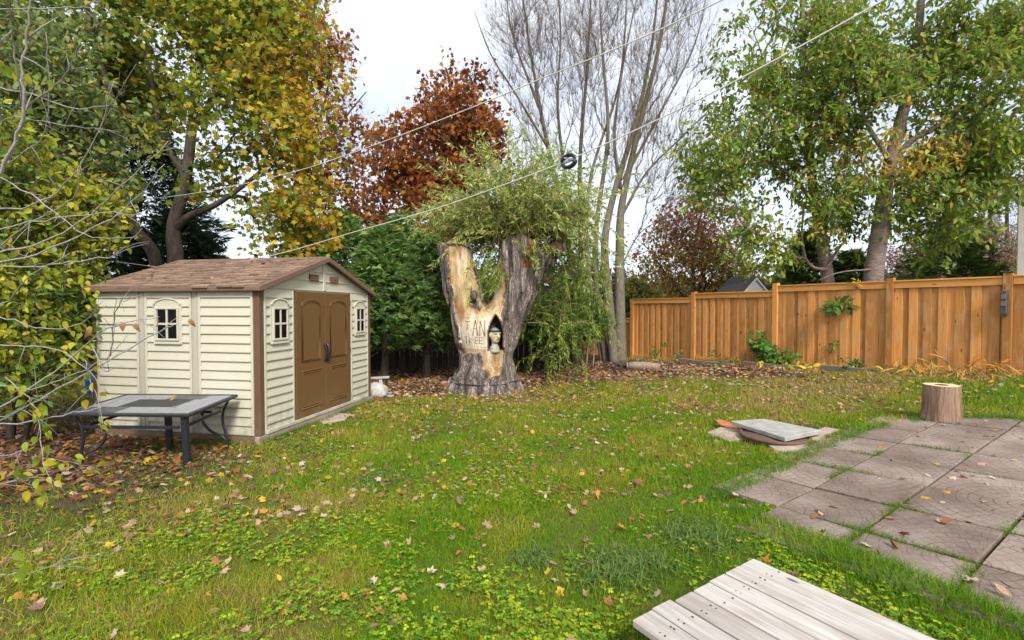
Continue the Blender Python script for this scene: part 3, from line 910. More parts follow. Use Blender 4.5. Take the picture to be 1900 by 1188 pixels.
for s, yy in ((1, hy - .14), (-1, -hy + .12)):
    X0 = s * (hx - .30)
    q = [(X0 + s * .05, yy, -.03), (X0 - s * .06, yy, -.16), (X0 - s * .07, yy, -.30), (X0 + s * .02, yy, -.42), (X0 + s * .18, yy, -.50), (X0 + s * .22, yy, -.60)]
    tube_obj('curved_leg', smooth_line(q, 5), .016, M_TFRAME, table)
    q = [(X0 + s * .26, yy, -.03), (X0 + s * .19, yy, -.18), (X0 + s * .18, yy, -.32), (X0 + s * .21, yy, -.46), (X0 + s * .22, yy, -.60)]
    tube_obj('curved_leg', smooth_line(q, 5), .016, M_TFRAME, table)
for y, z in ((-hy + .09, -.17), (hy - .25, -.15)): box('stretcher', (-.02, y, z), (TLx - .32, .03, .03), M_TFRAME, table, .004)
for x in (hx - .12, -hx + .2): box('stretcher', (x, -.04, -.16), (.03, TLy - .28, .03), M_TFRAME, table, .004)

# ---- weathered platform in the foreground
M_DECK = wood_mat('weathered_plank', (.32, .29, .255), (.60, .56, .515), 0, 46, .16, True, .85, (.30, .235, .175), .5)
M_DECKD = wood_mat('weathered_joist', (.15, .12, .095), (.27, .22, .18), 0, 40, .2, False, .9)
M_NAIL = plain('nail', (.05, .04, .035), .6, .4, .3)
P0, P1 = np.array((1.366, 2.706)), np.array((.539, 2.160))
pw_ = np.linalg.norm(P1 - P0); e_w = (P1 - P0) / pw_; e_l = np.array((-e_w[1], e_w[0]))
if e_l[1] > 0: e_l = -e_l
plat = thing('wooden_platform', 'low weathered wooden platform of pale planks in the near right corner', 'platform', (P0[0], P0[1], 0), math.atan2(e_l[1], e_l[0]))
sgnw = 1 if np.dot(e_w, np.array((-e_l[1], e_l[0]))) > 0 else -1
NB = 7; bw = pw_ / NB; PLH = .30; PLL = 1.9
for i in range(NB):
    ex = random.uniform(-.012, .012)
    b = box('plank', (PLL / 2 + ex, sgnw * bw * (i + .5), PLH - .019 + random.uniform(-.002, .003)), (PLL, bw - .011, .036), M_DECK, plat, .005, (random.uniform(-.008, .008), 0, random.uniform(-.002, .002)))
    for xx in (-PLL / 2 + .13, -PLL / 2 + .155):
        for yy in (-.035, .035):
            if random.random() < .8: tube_obj('nail_head', [(xx + random.uniform(-.01, .01), yy, .0175), (xx, yy, .0192)], .0042, M_NAIL, b, 6)
for x in (.13, .95, 1.75): box('joist', (x, sgnw * pw_ / 2, PLH - .085), (.04, pw_ - .03, .09), M_DECKD, plat, .004)
for x in (.13, 1.75):
    for y in (.07, pw_ - .07): box('foot', (x + .045, sgnw * y, .13), (.085, .085, .28), M_DECKD, plat, .005)

# ---- upright log
M_LOGB = bark_mat('log_side', (.11, .055, .035), (.46, .31, .215), (14, 14, .9), 1.0)
def ring_mat():
    k = N('sawn_end'); tc = k.new('ShaderNodeTexCoord'); v = k.new('ShaderNodeVectorMath', operation='LENGTH')
    mp = k.new('ShaderNodeMapping'); mp.inputs['Scale'].default_value = (1, 1, 0); k.l.new(tc.outputs['Object'], mp.inputs[0]); k.l.new(mp.outputs[0], v.inputs[0])
    r = k.math('ADD', v.outputs['Value'], k.math('MULTIPLY', k.noise(k.coord(), 6, 3), .03))
    ringv = k.math('FRACT', k.math('MULTIPLY', r, 60.0))
    c = k.ramp(ringv, [(0, (.60, .47, .28)), (.8, (.70, .58, .38)), (1, (.5, .37, .2))])
    return k.done(k.bsdf(c, .8, .2))
M_SAWN = ring_mat(); M_ROT = plain('rotten_heart', (.07, .045, .03), .95, .1, .4, 20)
lb = G(1746, 781)
log = thing('log_stump', 'upright sawn log with a hollow dark heart standing at the patio edge', 'log', (lb[0], lb[1], float(gz(lb[0], lb[1])) - .01))
n = 56; thv = np.arange(n) * 2 * math.pi / n
prof = [(0, .212), (.04, .20), (.15, .190), (.3, .186), (.43, .184), (.455, .178)]
V = []
for z, r in prof:
    wob = 1 + .035 * np.sin(3 * thv + 1) + .02 * np.sin(7 * thv) + .03 * rng.normal(size=n)*.8
    if z < .02: wob = wob + .05 * np.sin(5 * thv)
    V.append(np.stack([r * wob * np.cos(thv), r * wob * np.sin(thv), np.full(n, z)], 1))
V = np.concatenate(V); i = np.arange(len(prof) - 1)[:, None]; j = np.arange(n)[None, :]
Q = np.stack([i * n + j, i * n + (j + 1) % n, (i + 1) * n + (j + 1) % n, (i + 1) * n + j], -1).reshape(-1, 4)
lb_o = obj_np('bark', V, [Q], M_LOGB, log, None, True)
top = V[-n:]; inner = top * np.array((.42, .36, 1)) + np.array((.0, .0, .0)); pit = inner * np.array((.8, .8, 1)) - np.array((0, 0, .08))
TV = np.concatenate([top + np.array((0, 0, .002)), inner + np.array((0, 0, .002))]); jj_ = np.arange(n)
obj_np('sawn_top', TV, [np.stack([jj_, (jj_ + 1) % n, n + (jj_ + 1) % n, n + jj_], 1)], M_SAWN, log)
PV = np.concatenate([inner, pit, pit.mean(0)[None]])
obj_np('hollow_heart', PV, [np.stack([jj_, (jj_ + 1) % n, n + (jj_ + 1) % n, n + jj_], 1), np.stack([n + jj_, n + (jj_ + 1) % n, np.full(n, 2 * n)], 1)], M_ROT, log)

# ---- concrete slab on a round lid, flagstones, brick fragment
M_CONC = plain('pale_concrete', (.37, .36, .33), .85, .2, .3, 7, .3)
M_RUST = plain('rusty_lid', (.14, .085, .06), .8, .3, .4, 14, .4)
M_FLAG = plain('pink_flagstone', (.43, .34, .28), .85, .25, .3, 9, .4)
M_BRICK = plain('orange_clay', (.45, .17, .075), .85, .2, .35, 12, .5)
a, b, c, d = at(1356, 780, 6.55), at(1415, 775, 6.75), at(1524, 797, 5.95), at(1458, 812, 5.65)
zz = .265
def HZ(px, py, z):
    r = ray(px, py); t = (z - CAM_H) / r[2]; return np.array((r[0] * t, r[1] * t, z))
cor = [HZ(1356, 781, .275), HZ(1418, 777, .285), HZ(1524, 798, .285), HZ(1457, 812, .27)]
cc = np.mean(cor, axis=0)
slab = thing('concrete_slab', 'pale rectangular concrete slab lying tilted on the round rusty lid', 'slab', cc)
tv_ = [tuple(q - cc) for q in cor]; bv = [tuple(q - cc - np.array((0, 0, .05))) for q in cor]
V = tv_ + bv; F = [(0, 1, 2, 3), (7, 6, 5, 4)] + [(i, 4 + i, 4 + (i + 1) % 4, (i + 1) % 4) for i in range(4)]
poly_obj('slab', V, F, M_CONC, slab, .006)
lid_c = cc + np.array((-.05, -.1, 0)); lz_ = float(gz(lid_c[0], lid_c[1]))
lid = thing('round_lid', 'rusty brown round lid under the concrete slab', 'lid', (lid_c[0], lid_c[1], lz_))
a_ = Acc(); hs = [(.30, .0), (.36, .0), (.37, .03), (.35, .055), (.2, .07), (.0001, .072)]
nn = 28; V = np.concatenate([np.stack([r * np.cos(np.arange(nn) * 2 * math.pi / nn), r * np.sin(np.arange(nn) * 2 * math.pi / nn), np.full(nn, z)], 1) for r, z in hs])
i = np.arange(len(hs) - 1)[:, None]; j = np.arange(nn)[None, :]
Q = np.stack([i * nn + j, i * nn + (j + 1) % nn, (i + 1) * nn + (j + 1) % nn, (i + 1) * nn + j], -1).reshape(-1, 4)
a_.add(V, None, Q); disc = a_.build('dished_plate', M_RUST, lid, True)
tube_obj('rim', [(.365 * math.cos(t), .365 * math.sin(t), .05) for t in np.linspace(0, 2 * math.pi, 28, endpoint=False)], .022, M_RUST, lid, 6, True)
def flag(pts, lab, h=.05):
    P = [G(*p) for p in pts]; c = np.mean(P, axis=0)
    n = len(P); V = [tuple(p - c + np.array((0, 0, .028))) for p in P] + [tuple(p - c - np.array((0, 0, h))) for p in P]
    F = [tuple(range(n)), tuple(range(2 * n - 1, n - 1, -1))] + [(i, n + i, n + (i + 1) % n, (i + 1) % n) for i in range(n)]
    o = poly_obj('flagstone', V, F, M_FLAG, None, .008); o.location = c
    tag(o, lab, 'flagstone', 'flagstones round the lid')
flag([(1312, 806), (1336, 796), (1386, 803), (1392, 816), (1352, 822)], 'small pale flagstone left of the round lid')
flag([(1420, 826), (1470, 822), (1512, 830), (1486, 844), (1436, 838)], 'grey flagstone in the grass in front of the round lid')
flag([(1492, 812), (1530, 796), (1598, 808), (1556, 828), (1518, 826)], 'pink flagstone between the concrete slab and the patio')
flag([(600, 788), (585, 782), (625, 770), (652, 771), (640, 781)], 'pale stepping slab in the grass before the shed doors', .03)
bp = G(1347, 795)
br = thing('brick_fragment', 'broken orange clay piece at the left end of the concrete slab', 'brick', bp)
bm = bmesh.new(); bmesh.ops.create_icosphere(bm, subdivisions=2, radius=1)
for v in bm.verts:
    q = v.co; f = 1 + .22 * math.sin(5 * q.x + 2) * math.sin(4 * q.y + 3 * q.z)
    v.co = Vector((q.x * .15 * f, q.y * .075 * f, max(q.z, -.4) * .045 * f + .05 + .25 * -q.x * .15))
me = bpy.data.meshes.new('shard'); bm.to_mesh(me); bm.free(); me.materials.append(M_BRICK)
o = link(bpy.data.objects.new('shard', me), br); o.rotation_euler = (0, 0, R(-40))

# ---- small broken bench by the shed
M_GREYW = wood_mat('silver_grey_wood', (.30, .285, .27), (.52, .50, .475), 0, 40, .2, False, .85)
bb = G(712, 736)
bench = thing('garden_bench', 'small silver grey wooden bench end poking out behind the shed', 'bench', (bb[0], bb[1], 0), R(12))
for i in range(3): box('seat_slat', (-.32, .02 + i * .10, .36 - .01 * i), (.85, .085, .03), M_GREYW, bench, .004, (0, R(-1.5), 0))
for y in (.02, .22): box('leg', (-.03, y, .19), (.06, .035, .36), M_GREYW, bench, .004, (0, R(-14), 0))
for y in (.02, .22): box('leg', (-.62, y, .17), (.06, .035, .34), M_GREYW, bench, .004, (0, R(10), 0))
box('ground_board', (-.12, -.06, .03), (.62, .11, .03), M_GREYW, bench, .004, (0, R(2), 0))
box('ground_board', (.0, .06, .055), (.3, .05, .03), M_GREYW, bench, .004)
M_SACK = plain('pale_sack', (.50, .47, .42), .85, .2, .4, 9, .7)
bm = bmesh.new(); bmesh.ops.create_icosphere(bm, subdivisions=3, radius=1)
for v in bm.verts:
    q = v.co; f = 1 + .10 * math.sin(9 * q.x + 2 * q.z) * math.sin(8 * q.y + 5 * q.z) + .06 * math.sin(17 * q.z + 6 * q.x)
    v.co = Vector((q.x * .22 * f, q.y * .17 * f, max(q.z, -.75) * .17 * f + .125))
me = bpy.data.meshes.new('sack'); bm.to_mesh(me); bm.free(); me.materials.append(M_SACK)
for p in me.polygons: p.use_smooth = True
sb = G(690, 742); o = link(bpy.data.objects.new('sack', me)); o.location = (sb[0] + .02, sb[1] + .25, 0)
tag(o, 'crumpled pale sack on the ground under the bench by the shed', 'sack')

# ---- clothesline cables with a pulley
M_ROPE = plain('pale_rope', (.66, .63, .58), .7, .3, .2, 60)
def cable_pts(px, d0, d1):
    px = np.array(px, float); t = (px[:, 0] - px[0, 0]) / (px[-1, 0] - px[0, 0])
    dd = 1 / (1 / d0 + t * (1 / d1 - 1 / d0))
    return smooth_line([at(p[0], p[1], d) for p, d in zip(px, dd)], 8)
lowc = cable_pts([(215, 486), (350, 499), (500, 475), (660, 430), (800, 390), (930, 345), (1055, 297), (1200, 232), (1350, 158), (1500, 78), (1640, 0), (1800, -95)], 10.6, 3.0)
upc = cable_pts([(219, 375), (340, 362), (454, 341), (560, 315), (648, 286), (760, 245), (900, 190), (1000, 148), (1120, 100), (1240, 48), (1340, 0), (1480, -68)], 10.6, 3.8)
tag(tube_obj('clothesline', lowc, .006, M_ROPE), 'lower pale clothesline crossing the garden and carrying the dark pulley', 'cable', 'clotheslines')
tag(tube_obj('clothesline', upc, .006, M_ROPE), 'upper pale clothesline crossing in front of the rust coloured tree', 'cable', 'clotheslines')
k_ = int(np.argmin([abs(950 + 902 * p[0] / p[1] - 1058) for p in lowc])); pc = lowc[k_]; pd = unit((lowc[k_ + 1] - lowc[k_ - 1])[None])[0]
pul = thing('clothesline_pulley', 'dark spacer pulley riding on the lower clothesline', 'pulley', pc, math.atan2(pd[1], pd[0]))
pul.rotation_euler = (0, -math.asin(pd[2]), math.atan2(pd[1], pd[0]))
tilt = R(25)
def ringp(cx, cz, r, n=20, y=0.0): return [(cx + r * 1.25 * math.cos(t), y, cz + r * math.sin(t)) for t in np.linspace(0, 2 * math.pi, n, endpoint=False)]
tube_obj('wheel', ringp(0, -.012, .055, y=.012), .016, M_BLACK, pul, 8, True)
tube_obj('wheel', ringp(0, -.012, .055, y=-.012), .016, M_BLACK, pul, 8, True)
M_STEEL = plain('galvanised', (.35, .35, .36), .35, .5, .2, 30, 0, .8)
box('spacer_bar', (0, 0, -.012), (.125, .016, .022), M_STEEL, pul, .003)
box('spacer_bar', (.01, -.03, .0), (.09, .006, .018), M_STEEL, pul, .002, (0, R(30), 0))
tube_obj('tail', [(-.03, 0, -.06), (-.05, .0, -.09), (-.085, 0, -.10)], .007, M_ROPE, pul)

# ---- fallen stick, brush pile and log by the fence
M_STICK = bark_mat('dead_wood', (.16, .11, .08), (.42, .33, .25), (14, 14, 4), .6)
def stick(pts, r, lab, cat='stick'):
    P = [G(*p) + np.array((0, 0, .02)) for p in pts]
    tag(tube_obj('fallen_stick', smooth_line(P, 4), np.linspace(r, r * .5, 4 * (len(P) - 1) + 1) if len(P) > 2 else r, M_STICK), lab, cat, 'fallen sticks')
stick([(1345, 716), (1385, 716), (1430, 719)], .022, 'pale fallen stick on the far lawn before the fence')
stick([(1000, 686), (1035, 689), (1075, 695)], .035, 'long dead branch on the leaf litter right of the willow')
stick([(1230, 690), (1290, 686), (1340, 682)], .02, 'thin dead branch on the litter along the fence foot')
lg = G(1195, 687)
lo_ = thing('fallen_log', 'short pale split log lying in leaf litter by the fence', 'log', lg, R(-12))
a_ = Acc(); V, T, Q = tube([(-.42, 0, .10), (-.2, .01, .11), (.1, 0, .11), (.4, -.01, .09)], [.10, .11, .105, .085], 12, jitter=.15); a_.add(V, T, Q); a_.build('trunk', M_STICK, lo_)
V, T, Q = tube([(-.435, 0, .10), (-.421, 0, .10)], .085, 12); a_ = Acc(); a_.add(V, T, Q); a_.build('sawn_end', M_SAWN, lo_)
bp_ = G(1160, 685)
brush = thing('brush_pile', 'low heap of dark dead twigs beside the short log by the fence', 'brush pile', bp_)
a_ = Acc()
for _ in range(60):
    x0 = rng.normal(size=2) * np.array((.35, .2)); ang = rng.normal() * .5; L_ = rng.uniform(.3, .9)
    z = max(.02, .22 - .3 * np.linalg.norm(x0)) * rng.random() + .02
    dv_ = np.array((math.cos(ang), math.sin(ang), rng.normal() * .15)) * L_ / 2
    V, T, Q = tube(np.array([(x0[0], x0[1], z) - dv_, (x0[0], x0[1], z + .03), (x0[0], x0[1], z) + dv_]), .012 * rng.uniform(.5, 1.4), 4); a_.add(V, T, Q)
a_.build('twigs', bark_mat('dark_twig', (.05, .035, .03), (.16, .11, .09)), brush)
# Y-shaped stick leaning on the fence
sy = fwd(3.40 * FUL, .10, 0); zb = float(gz(sy[0], sy[1]))
ys_ = thing('forked_stick', 'small forked grey stick leaning on the fence above yellow dead leaves', 'stick', (sy[0], sy[1], zb + .12))
M_GST = bark_mat('grey_stick', (.14, .11, .09), (.3, .25, .21))
tube_obj('stem', [(0, 0, 0), (0, .0, .12), (.01, 0, .33)], .013, M_GST, ys_, 6); tube_obj('prong', [(0, 0, .06), (-.10, .05, .16), (-.17, .09, .30)], .011, M_GST, ys_, 6)

# ---- blue barrel and pale van glimpsed left of the shed
M_BLUE = plain('blue_plastic', (.03, .12, .42), .4, .5, .2)
bl = at(188, 700, 9.6)
bar = thing('water_barrel', 'blue plastic barrel glimpsed through the shrub left of the shed', 'barrel', (bl[0], bl[1], 0))
prof = [(0, .22), (.05, .25), (.3, .27), (.32, .28), (.34, .27), (.6, .27), (.62, .28), (.64, .27), (.86, .25), (.9, .22), (.9, .001)]
nn = 24; V = np.concatenate([np.stack([r * np.cos(np.arange(nn) * 2 * math.pi / nn), r * np.sin(np.arange(nn) * 2 * math.pi / nn), np.full(nn, z)], 1) for z, r in prof])
i = np.arange(len(prof) - 1)[:, None]; j = np.arange(nn)[None, :]
obj_np('drum', V, [np.stack([i * nn + j, i * nn + (j + 1) % nn, (i + 1) * nn + (j + 1) % nn, (i + 1) * nn + j], -1).reshape(-1, 4)], M_BLUE, bar, None, True)
tube_obj('bung', [(.1, 0, .9), (.1, 0, .93)], .04, M_BLACK, bar, 10)

# ================================================================ BUILDINGS BEYOND
M_SIDEP = plain('beige_siding', (.62, .58, .50), .7, .3, .12, 5)
M_WHITE = plain('white_trim', (.74, .74, .74), .6, .3, .1, 6)
M_RDARK = plain('dark_shingle', (.09, .085, .085), .85, .2, .5, 30, .4)
def house(name, lab, c, rz, w, d, h, rise, over, wallm, roofm, rows=0):
    t = thing(name, lab, 'house', c, rz)
    V, F = prism([(-w / 2, 0), (w / 2, 0), (w / 2, h), (0, h + rise), (-w / 2, h)], -d / 2, d / 2)
    wl_ = poly_obj('wall', V, F, wallm, t)
    L = math.hypot(w / 2, rise) + over; an = math.atan2(rise, w / 2)
    for s in (-1, 1):
        rf = box('roof', (s * math.cos(an) * L / 2, 0, h + rise + .05 - math.sin(an) * L / 2), (L, d + (.5 if w > 3 else .06), .06), roofm, t, .01, (0, s * an, 0))
        for r_ in range(rows):
            box('shingle_course', (s * (-L / 2 + (r_ + .5) * L / rows), 0, .035 + .004), (L / rows + .01, d + (.5 if w > 3 else .06), .018), roofm, rf, .003, (0, s * .05, 0))
        box('gutter', (s * (math.cos(an) * L + .03), 0, h + rise - math.sin(an) * L + .01), (.11, d + .5, .11), M_WHITE, t, .015)
        for y in (-1, 1): box('barge_board', (s * math.cos(an) * L / 2, y * (d / 2 + (.26 if w > 3 else .045)), h + rise + .0 - math.sin(an) * L / 2), (L, .03, min(.16, w * .03)), M_WHITE, t, .004, (0, s * an, 0))
    for s in (-1, 1):
        for x in ((-w * .25, w * .25) if w > 3 else ()):
            wd = box('window', (x, s * (d / 2 + .01), h * .5), (min(.9, w * .3), .05, min(1.1, h * .4)), M_WHITE, t, .008); box('pane', (0, s * .022, 0), (min(.8, w * .26), .02, min(1.0, h * .36)), M_PANE, wd, 0)
    return t
hc = at(1886, 560, 12.6)
hs_ = house('neighbour_house', 'beige neighbour house corner with white gutter at the right edge', (hc[0] + 4.0 * math.cos(R(50)) + 3.0 * math.sin(R(50)), hc[1] - 4.0 * math.sin(R(50)) + 3.0 * math.cos(R(50)), .3), R(-50), 8.0, 6.0, 4.75 - .3, 2.4, .10, M_SIDEP, M_RDARK)
for i in range(20): box('siding_board', (-4.012, 0, .15 + i * .2), (.02, 5.96, .185), M_SIDEP, hs_, .004, (0, R(3), 0))
gh = at(1402, 514, 14.6)
house('white_gabled_house', 'small white gable with dark roof showing just above the fence', (gh[0] - .55 * math.sin(R(14)), gh[1] + .55 * math.cos(R(14)), .1), R(14), 1.9, 1.1, gh[2] - .1 - 1.0, .95, .06, M_WHITE, M_RDARK, 9)

# ================================================================ THE POLLARDED WILLOW
def surface_nets(f, o, h):
    s = f < 0
    nx, ny, nz = f.shape
    acc = np.zeros((nx - 1, ny - 1, nz - 1, 3)); cnt = np.zeros((nx - 1, ny - 1, nz - 1))
    def sl(a, dx, dy, dz): return a[dx:nx - 1 + dx, dy:ny - 1 + dy, dz:nz - 1 + dz]
    cs = [(0, 0, 0), (1, 0, 0), (0, 1, 0), (1, 1, 0), (0, 0, 1), (1, 0, 1), (0, 1, 1), (1, 1, 1)]
    for a in range(8):
        for ax in range(3):
            if cs[a][ax]: continue
            b = list(cs[a]); b[ax] = 1
            fa, fb = sl(f, *cs[a]), sl(f, *b); m = (fa < 0) != (fb < 0)
            t = np.where(m, fa / np.where(m, fa - fb, 1), 0)
            for q in range(3):
                acc[..., q] += np.where(m, cs[a][q] + (t if q == ax else 0), 0)
            cnt += m
    act = cnt > 0
    idx = -np.ones(act.shape, int); idx[act] = np.arange(act.sum())
    I = np.argwhere(act)
    V = (acc[act] / cnt[act][:, None] + I) * h + np.asarray(o)
    quads = []
    for ax in range(3):
        u, w = [(1, 2), (2, 0), (0, 1)][ax]
        a = s[tuple(slice(0, -1) if q == ax else slice(None) for q in range(3))]
        b = s[tuple(slice(1, None) if q == ax else slice(None) for q in range(3))]
        for sign in (True, False):
            E_ = np.argwhere((a != b) & (a == sign))
            if not len(E_): continue
            E_ = E_[(E_[:, u] > 0) & (E_[:, w] > 0) & (E_[:, u] < act.shape[u]) & (E_[:, w] < act.shape[w])]
            def cell(du, dw):
                c = E_.copy(); c[:, u] -= du; c[:, w] -= dw
                return idx[c[:, 0], c[:, 1], c[:, 2]]
            q = np.stack([cell(1, 1), cell(0, 1), cell(0, 0), cell(1, 0)], 1)
            quads.append(q if sign else q[:, ::-1])
    return V, np.concatenate(quads)
def seg_d(P, a, b, ra, rb, sq=(1, 1, 1)):
    a, b = np.array(a), np.array(b); ab = b - a
    t = np.clip(((P - a) @ ab) / ab.dot(ab), 0, 1)
    d = (P - (a + t[:, None] * ab)) * np.array(sq)
    return np.linalg.norm(d, axis=1) - (ra + (rb - ra) * t)
def smin(a, b, k=.12):
    h = np.clip(.5 + .5 * (b - a) / k, 0, 1)
    return b + (a - b) * h - k * h * (1 - h)
WY = 10.35
WS = .01142
def wx_(px): return (px - 950) * WS
def wz_(py): return CAM_H - (py - 573.5) * WS
def willow_sdf(P):
    d = seg_d(P, (-.60, 0, -.1), (-.545, 0, .75), .63, .50, (1, .95, 1))
    d = smin(d, seg_d(P, (-.545, 0, .75), (-.56, 0, 1.2), .50, .54))
    la = seg_d(P, (-.78, 0, 1.15), (-1.04, .02, 2.1), .42, .35)
    la = smin(la, seg_d(P, (-1.04, .02, 2.1), (-1.30, .04, 3.3), .35, .315))
    la = np.maximum(la, P[:, 2] - 3.06 - .06 * (P[:, 0] + 1.27))
    ra = seg_d(P, (-.36, .05, 1.1), (.10, .08, 2.15), .46, .40)
    ra = smin(ra, seg_d(P, (.10, .08, 2.15), (.20, .1, 3.05), .40, .47))
    ra = np.maximum(ra, P[:, 2] - 3.22 + .35 * np.abs(P[:, 0] - .12))
    st = seg_d(P, (.35, .05, 2.45), (.92, .0, 2.96), .27, .13)
    st = smin(st, np.linalg.norm(P - np.array((.93, 0, 2.98)), axis=1) - .17, .08)
    ra = smin(ra, st, .14)
    d = smin(d, smin(la, ra, .04), .13)
    for bx, by, ex, ey, r in ((-.9, -.35, -1.18, -.55, .2), (-.3, -.45, -.12, -.68, .16), (-.7, -.5, -.8, -.78, .17), (-.1, -.1, .12, -.2, .17), (-.95, .2, -1.3, .3, .2), (-.45, -.5, -.48, -.8, .12)):
        d = smin(d, seg_d(P, (bx, by, .45), (ex, ey, -.12), r * .7, r), .14)
    # burr on the left arm
    d = smin(d, np.linalg.norm((P - np.array((-.78, -.36, 1.98))) * np.array((1.0, 1, .62)), axis=1) - .10, .05)
    d = smin(d, np.linalg.norm((P - np.array((-.66, -.34, 1.78))) * np.array((1.2, 1, .55)), axis=1) - .08, .05)
    return d
def niche_d(P):
    # pointed arch hollow
    x, y, z = P[:, 0] + .335, P[:, 1], P[:, 2]
    w = .135 * np.clip(1 - np.clip((z - 1.22) / .36, 0, 1) ** 1.7, 0, 1)
    side = np.abs(x) - w
    return np.maximum(np.maximum(np.maximum(side, .875 - z), z - 1.56), np.maximum(y + .12, -y - 1.2))
def willow_full(P):
    d = willow_sdf(P)
    lim = np.array((8, 8, 1.1))
    n1 = noise3(P * lim, 1.0, 3); n2 = noise3(P * np.array((19, 19, 3.2)), 1.0, 5)
    br = 1 - bare_mask(P)
    d = d - br * (.075 * np.sqrt(np.clip(np.abs(2 * n1 - 1), 0, 1)) + .02 * n2) + .03
    # planed face below the fork
    return np.maximum(d, -niche_d(P))
BARE = [[(826, 462), (868, 456), (876, 500), (892, 545), (905, 572), (916, 600), (912, 646), (850, 648), (851, 615), (842, 560), (832, 510)],
        [(919, 485), (933, 470), (936, 540), (932, 590), (912, 600), (893, 560), (914, 545)],
        [(893, 646), (934, 646), (930, 690), (908, 694), (896, 680)]]
BAREW = [[(wx_(p[0]) * .965, wz_(p[1])) for p in poly] for poly in BARE]
def bare_mask(P):
    jx = P[:, 0] + .10 * (noise3(P, 7, 9) - .5) + .05 * (noise3(P, 20, 8) - .5); jz = P[:, 2] + .25 * (noise3(P, 4, 11) - .5)
    m = np.zeros(len(P), bool)
    for poly in BAREW: m |= in_poly(jx, jz, poly)
    return (m & (P[:, 1] < .12)).astype(float)
h = .0215
ax_ = [np.arange(-1.75, 1.3, h), np.arange(-1.05, .8, h), np.arange(-.12, 3.36, h)]
gxx = np.stack(np.meshgrid(*ax_, indexing='ij'), -1).reshape(-1, 3)
f0 = willow_sdf(gxx)
near = np.abs(f0) < .14
f0[near] = willow_full(gxx[near])
f0 = np.where(near, f0, np.maximum(f0, -niche_d(gxx)))
WV, WQ = surface_nets(f0.reshape(len(ax_[0]), len(ax_[1]), len(ax_[2])), [a[0] for a in ax_], h)
bm_ = bare_mask(WV)
nb1 = noise3(WV * np.array((11, 11, 1.6)), 1, 21); nb2 = noise3(WV * np.array((26, 26, 2.6)), 1, 22)
bark_c = np.array((.22, .17, .145)) * (1 - nb1[:, None]) + np.array((.46, .38, .335)) * nb1[:, None]
bark_c *= (.65 + .6 * nb2[:, None])
fur = np.clip(np.abs(2 * noise3(WV * np.array((8, 8, 1.1)), 1.0, 3) - 1) * 2.2, 0, 1)[:, None]; bark_c *= .45 + .85 * fur
tan_c = np.array((.62, .46, .245)); pale_c = np.array((.72, .62, .48)); rust_c = np.array((.30, .115, .035))
pale = np.clip(1.6 - np.abs(WV[:, 2] - 1.12) / .32, 0, 1) * (WV[:, 0] < -.47)
bc = tan_c * (1 - pale[:, None]) + pale_c * pale[:, None]
strk = np.clip((noise3(WV * np.array((13, 13, 1.9)), 1, 31) - .56) * 5, 0, 1)
edge = np.clip(((WV[:, 0] + 1.13 + (WV[:, 2] - 3.0) * .2) < .16) * 1.0, 0, 1)
bc = bc * (1 - (strk * (.35 + .4 * edge) * (1 - .7 * pale))[:, None]) + rust_c * (strk * (.35 + .4 * edge) * (1 - .7 * pale))[:, None]
wht = np.clip((noise3(WV * np.array((10, 10, 1.5)), 1, 41) - .6) * 6, 0, 1)[:, None]
bc = bc * (1 - .6 * wht) + np.array((.76, .68, .54)) * .6 * wht
bc *= .8 + .4 * nb2[:, None]
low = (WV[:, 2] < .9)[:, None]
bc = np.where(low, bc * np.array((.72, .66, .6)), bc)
topc = ((WV[:, 2] > 3.0) & (WV[:, 0] < -.9))[:, None]
Wc = bark_c * (1 - bm_[:, None]) + bc * bm_[:, None]
Wc = np.where(topc, np.array((.42, .32, .2)) * (.7 + .6 * nb2[:, None]), Wc)
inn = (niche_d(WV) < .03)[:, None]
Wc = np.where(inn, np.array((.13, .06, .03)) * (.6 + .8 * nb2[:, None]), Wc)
burr = (np.linalg.norm((WV - np.array((-.73, -.42, 1.9))) * np.array((1, .8, .55)), axis=1) < .15)[:, None]
Wc = np.where(burr, bark_c * .75, Wc)
red = ((np.abs(WV[:, 0] - .36 - .25 * (WV[:, 2] - 2.8)) < .09) & (WV[:, 2] > 2.55) & (WV[:, 2] < 3.1))[:, None]
Wc = np.where(red, np.array((.30, .11, .045)) * (.5 + nb2[:, None]), Wc)
knob = (np.linalg.norm(WV - np.array((.93, 0, 2.98)), axis=1) < .2)[:, None]
Wc = np.where(knob, np.array((.26, .16, .11)) * (.5 + nb2[:, None]), Wc)
def willow_bark():
    k = N('willow_trunk'); an_ = k.new('ShaderNodeAttribute', attribute_name='Col'); c = an_.outputs['Color']; bare_ = an_.outputs['Alpha']
    a = k.noise(k.coord((10, 10, 1.4)), 3.2, 8, .7, .4)
    f = k.math('MULTIPLY', k.math('ABSOLUTE', k.math('SUBTRACT', k.noise(k.coord((9, 9, 1.5)), 2.0, 4, .6, .7), .5)), 6.0)
    c = k.mix(1.0, c, k.ramp(a, [(.28, .6), (.72, 1.25)]), 'MULTIPLY')
    c = k.mix(k.math('SUBTRACT', 1.0, k.math('MULTIPLY', bare_, .75)), c, k.mix(1.0, c, k.ramp(f, [(.0, .36), (.5, 1.25)]), 'MULTIPLY'))
    return k.done(k.bsdf(c, .85, .2, k.bump(k.math('ADD', a, k.math('MULTIPLY', f, k.math('SUBTRACT', 1.0, bare_))), 1.0, .035)))
M_WILLOW = willow_bark()
willow = thing('pollard_willow', 'huge forked pollarded willow trunk with leafy shoots and carved words', 'tree', (0, WY, 0))
obj_np('trunk', WV, [WQ], M_WILLOW, willow, np.concatenate([Wc, bm_[:, None]], 1), False)
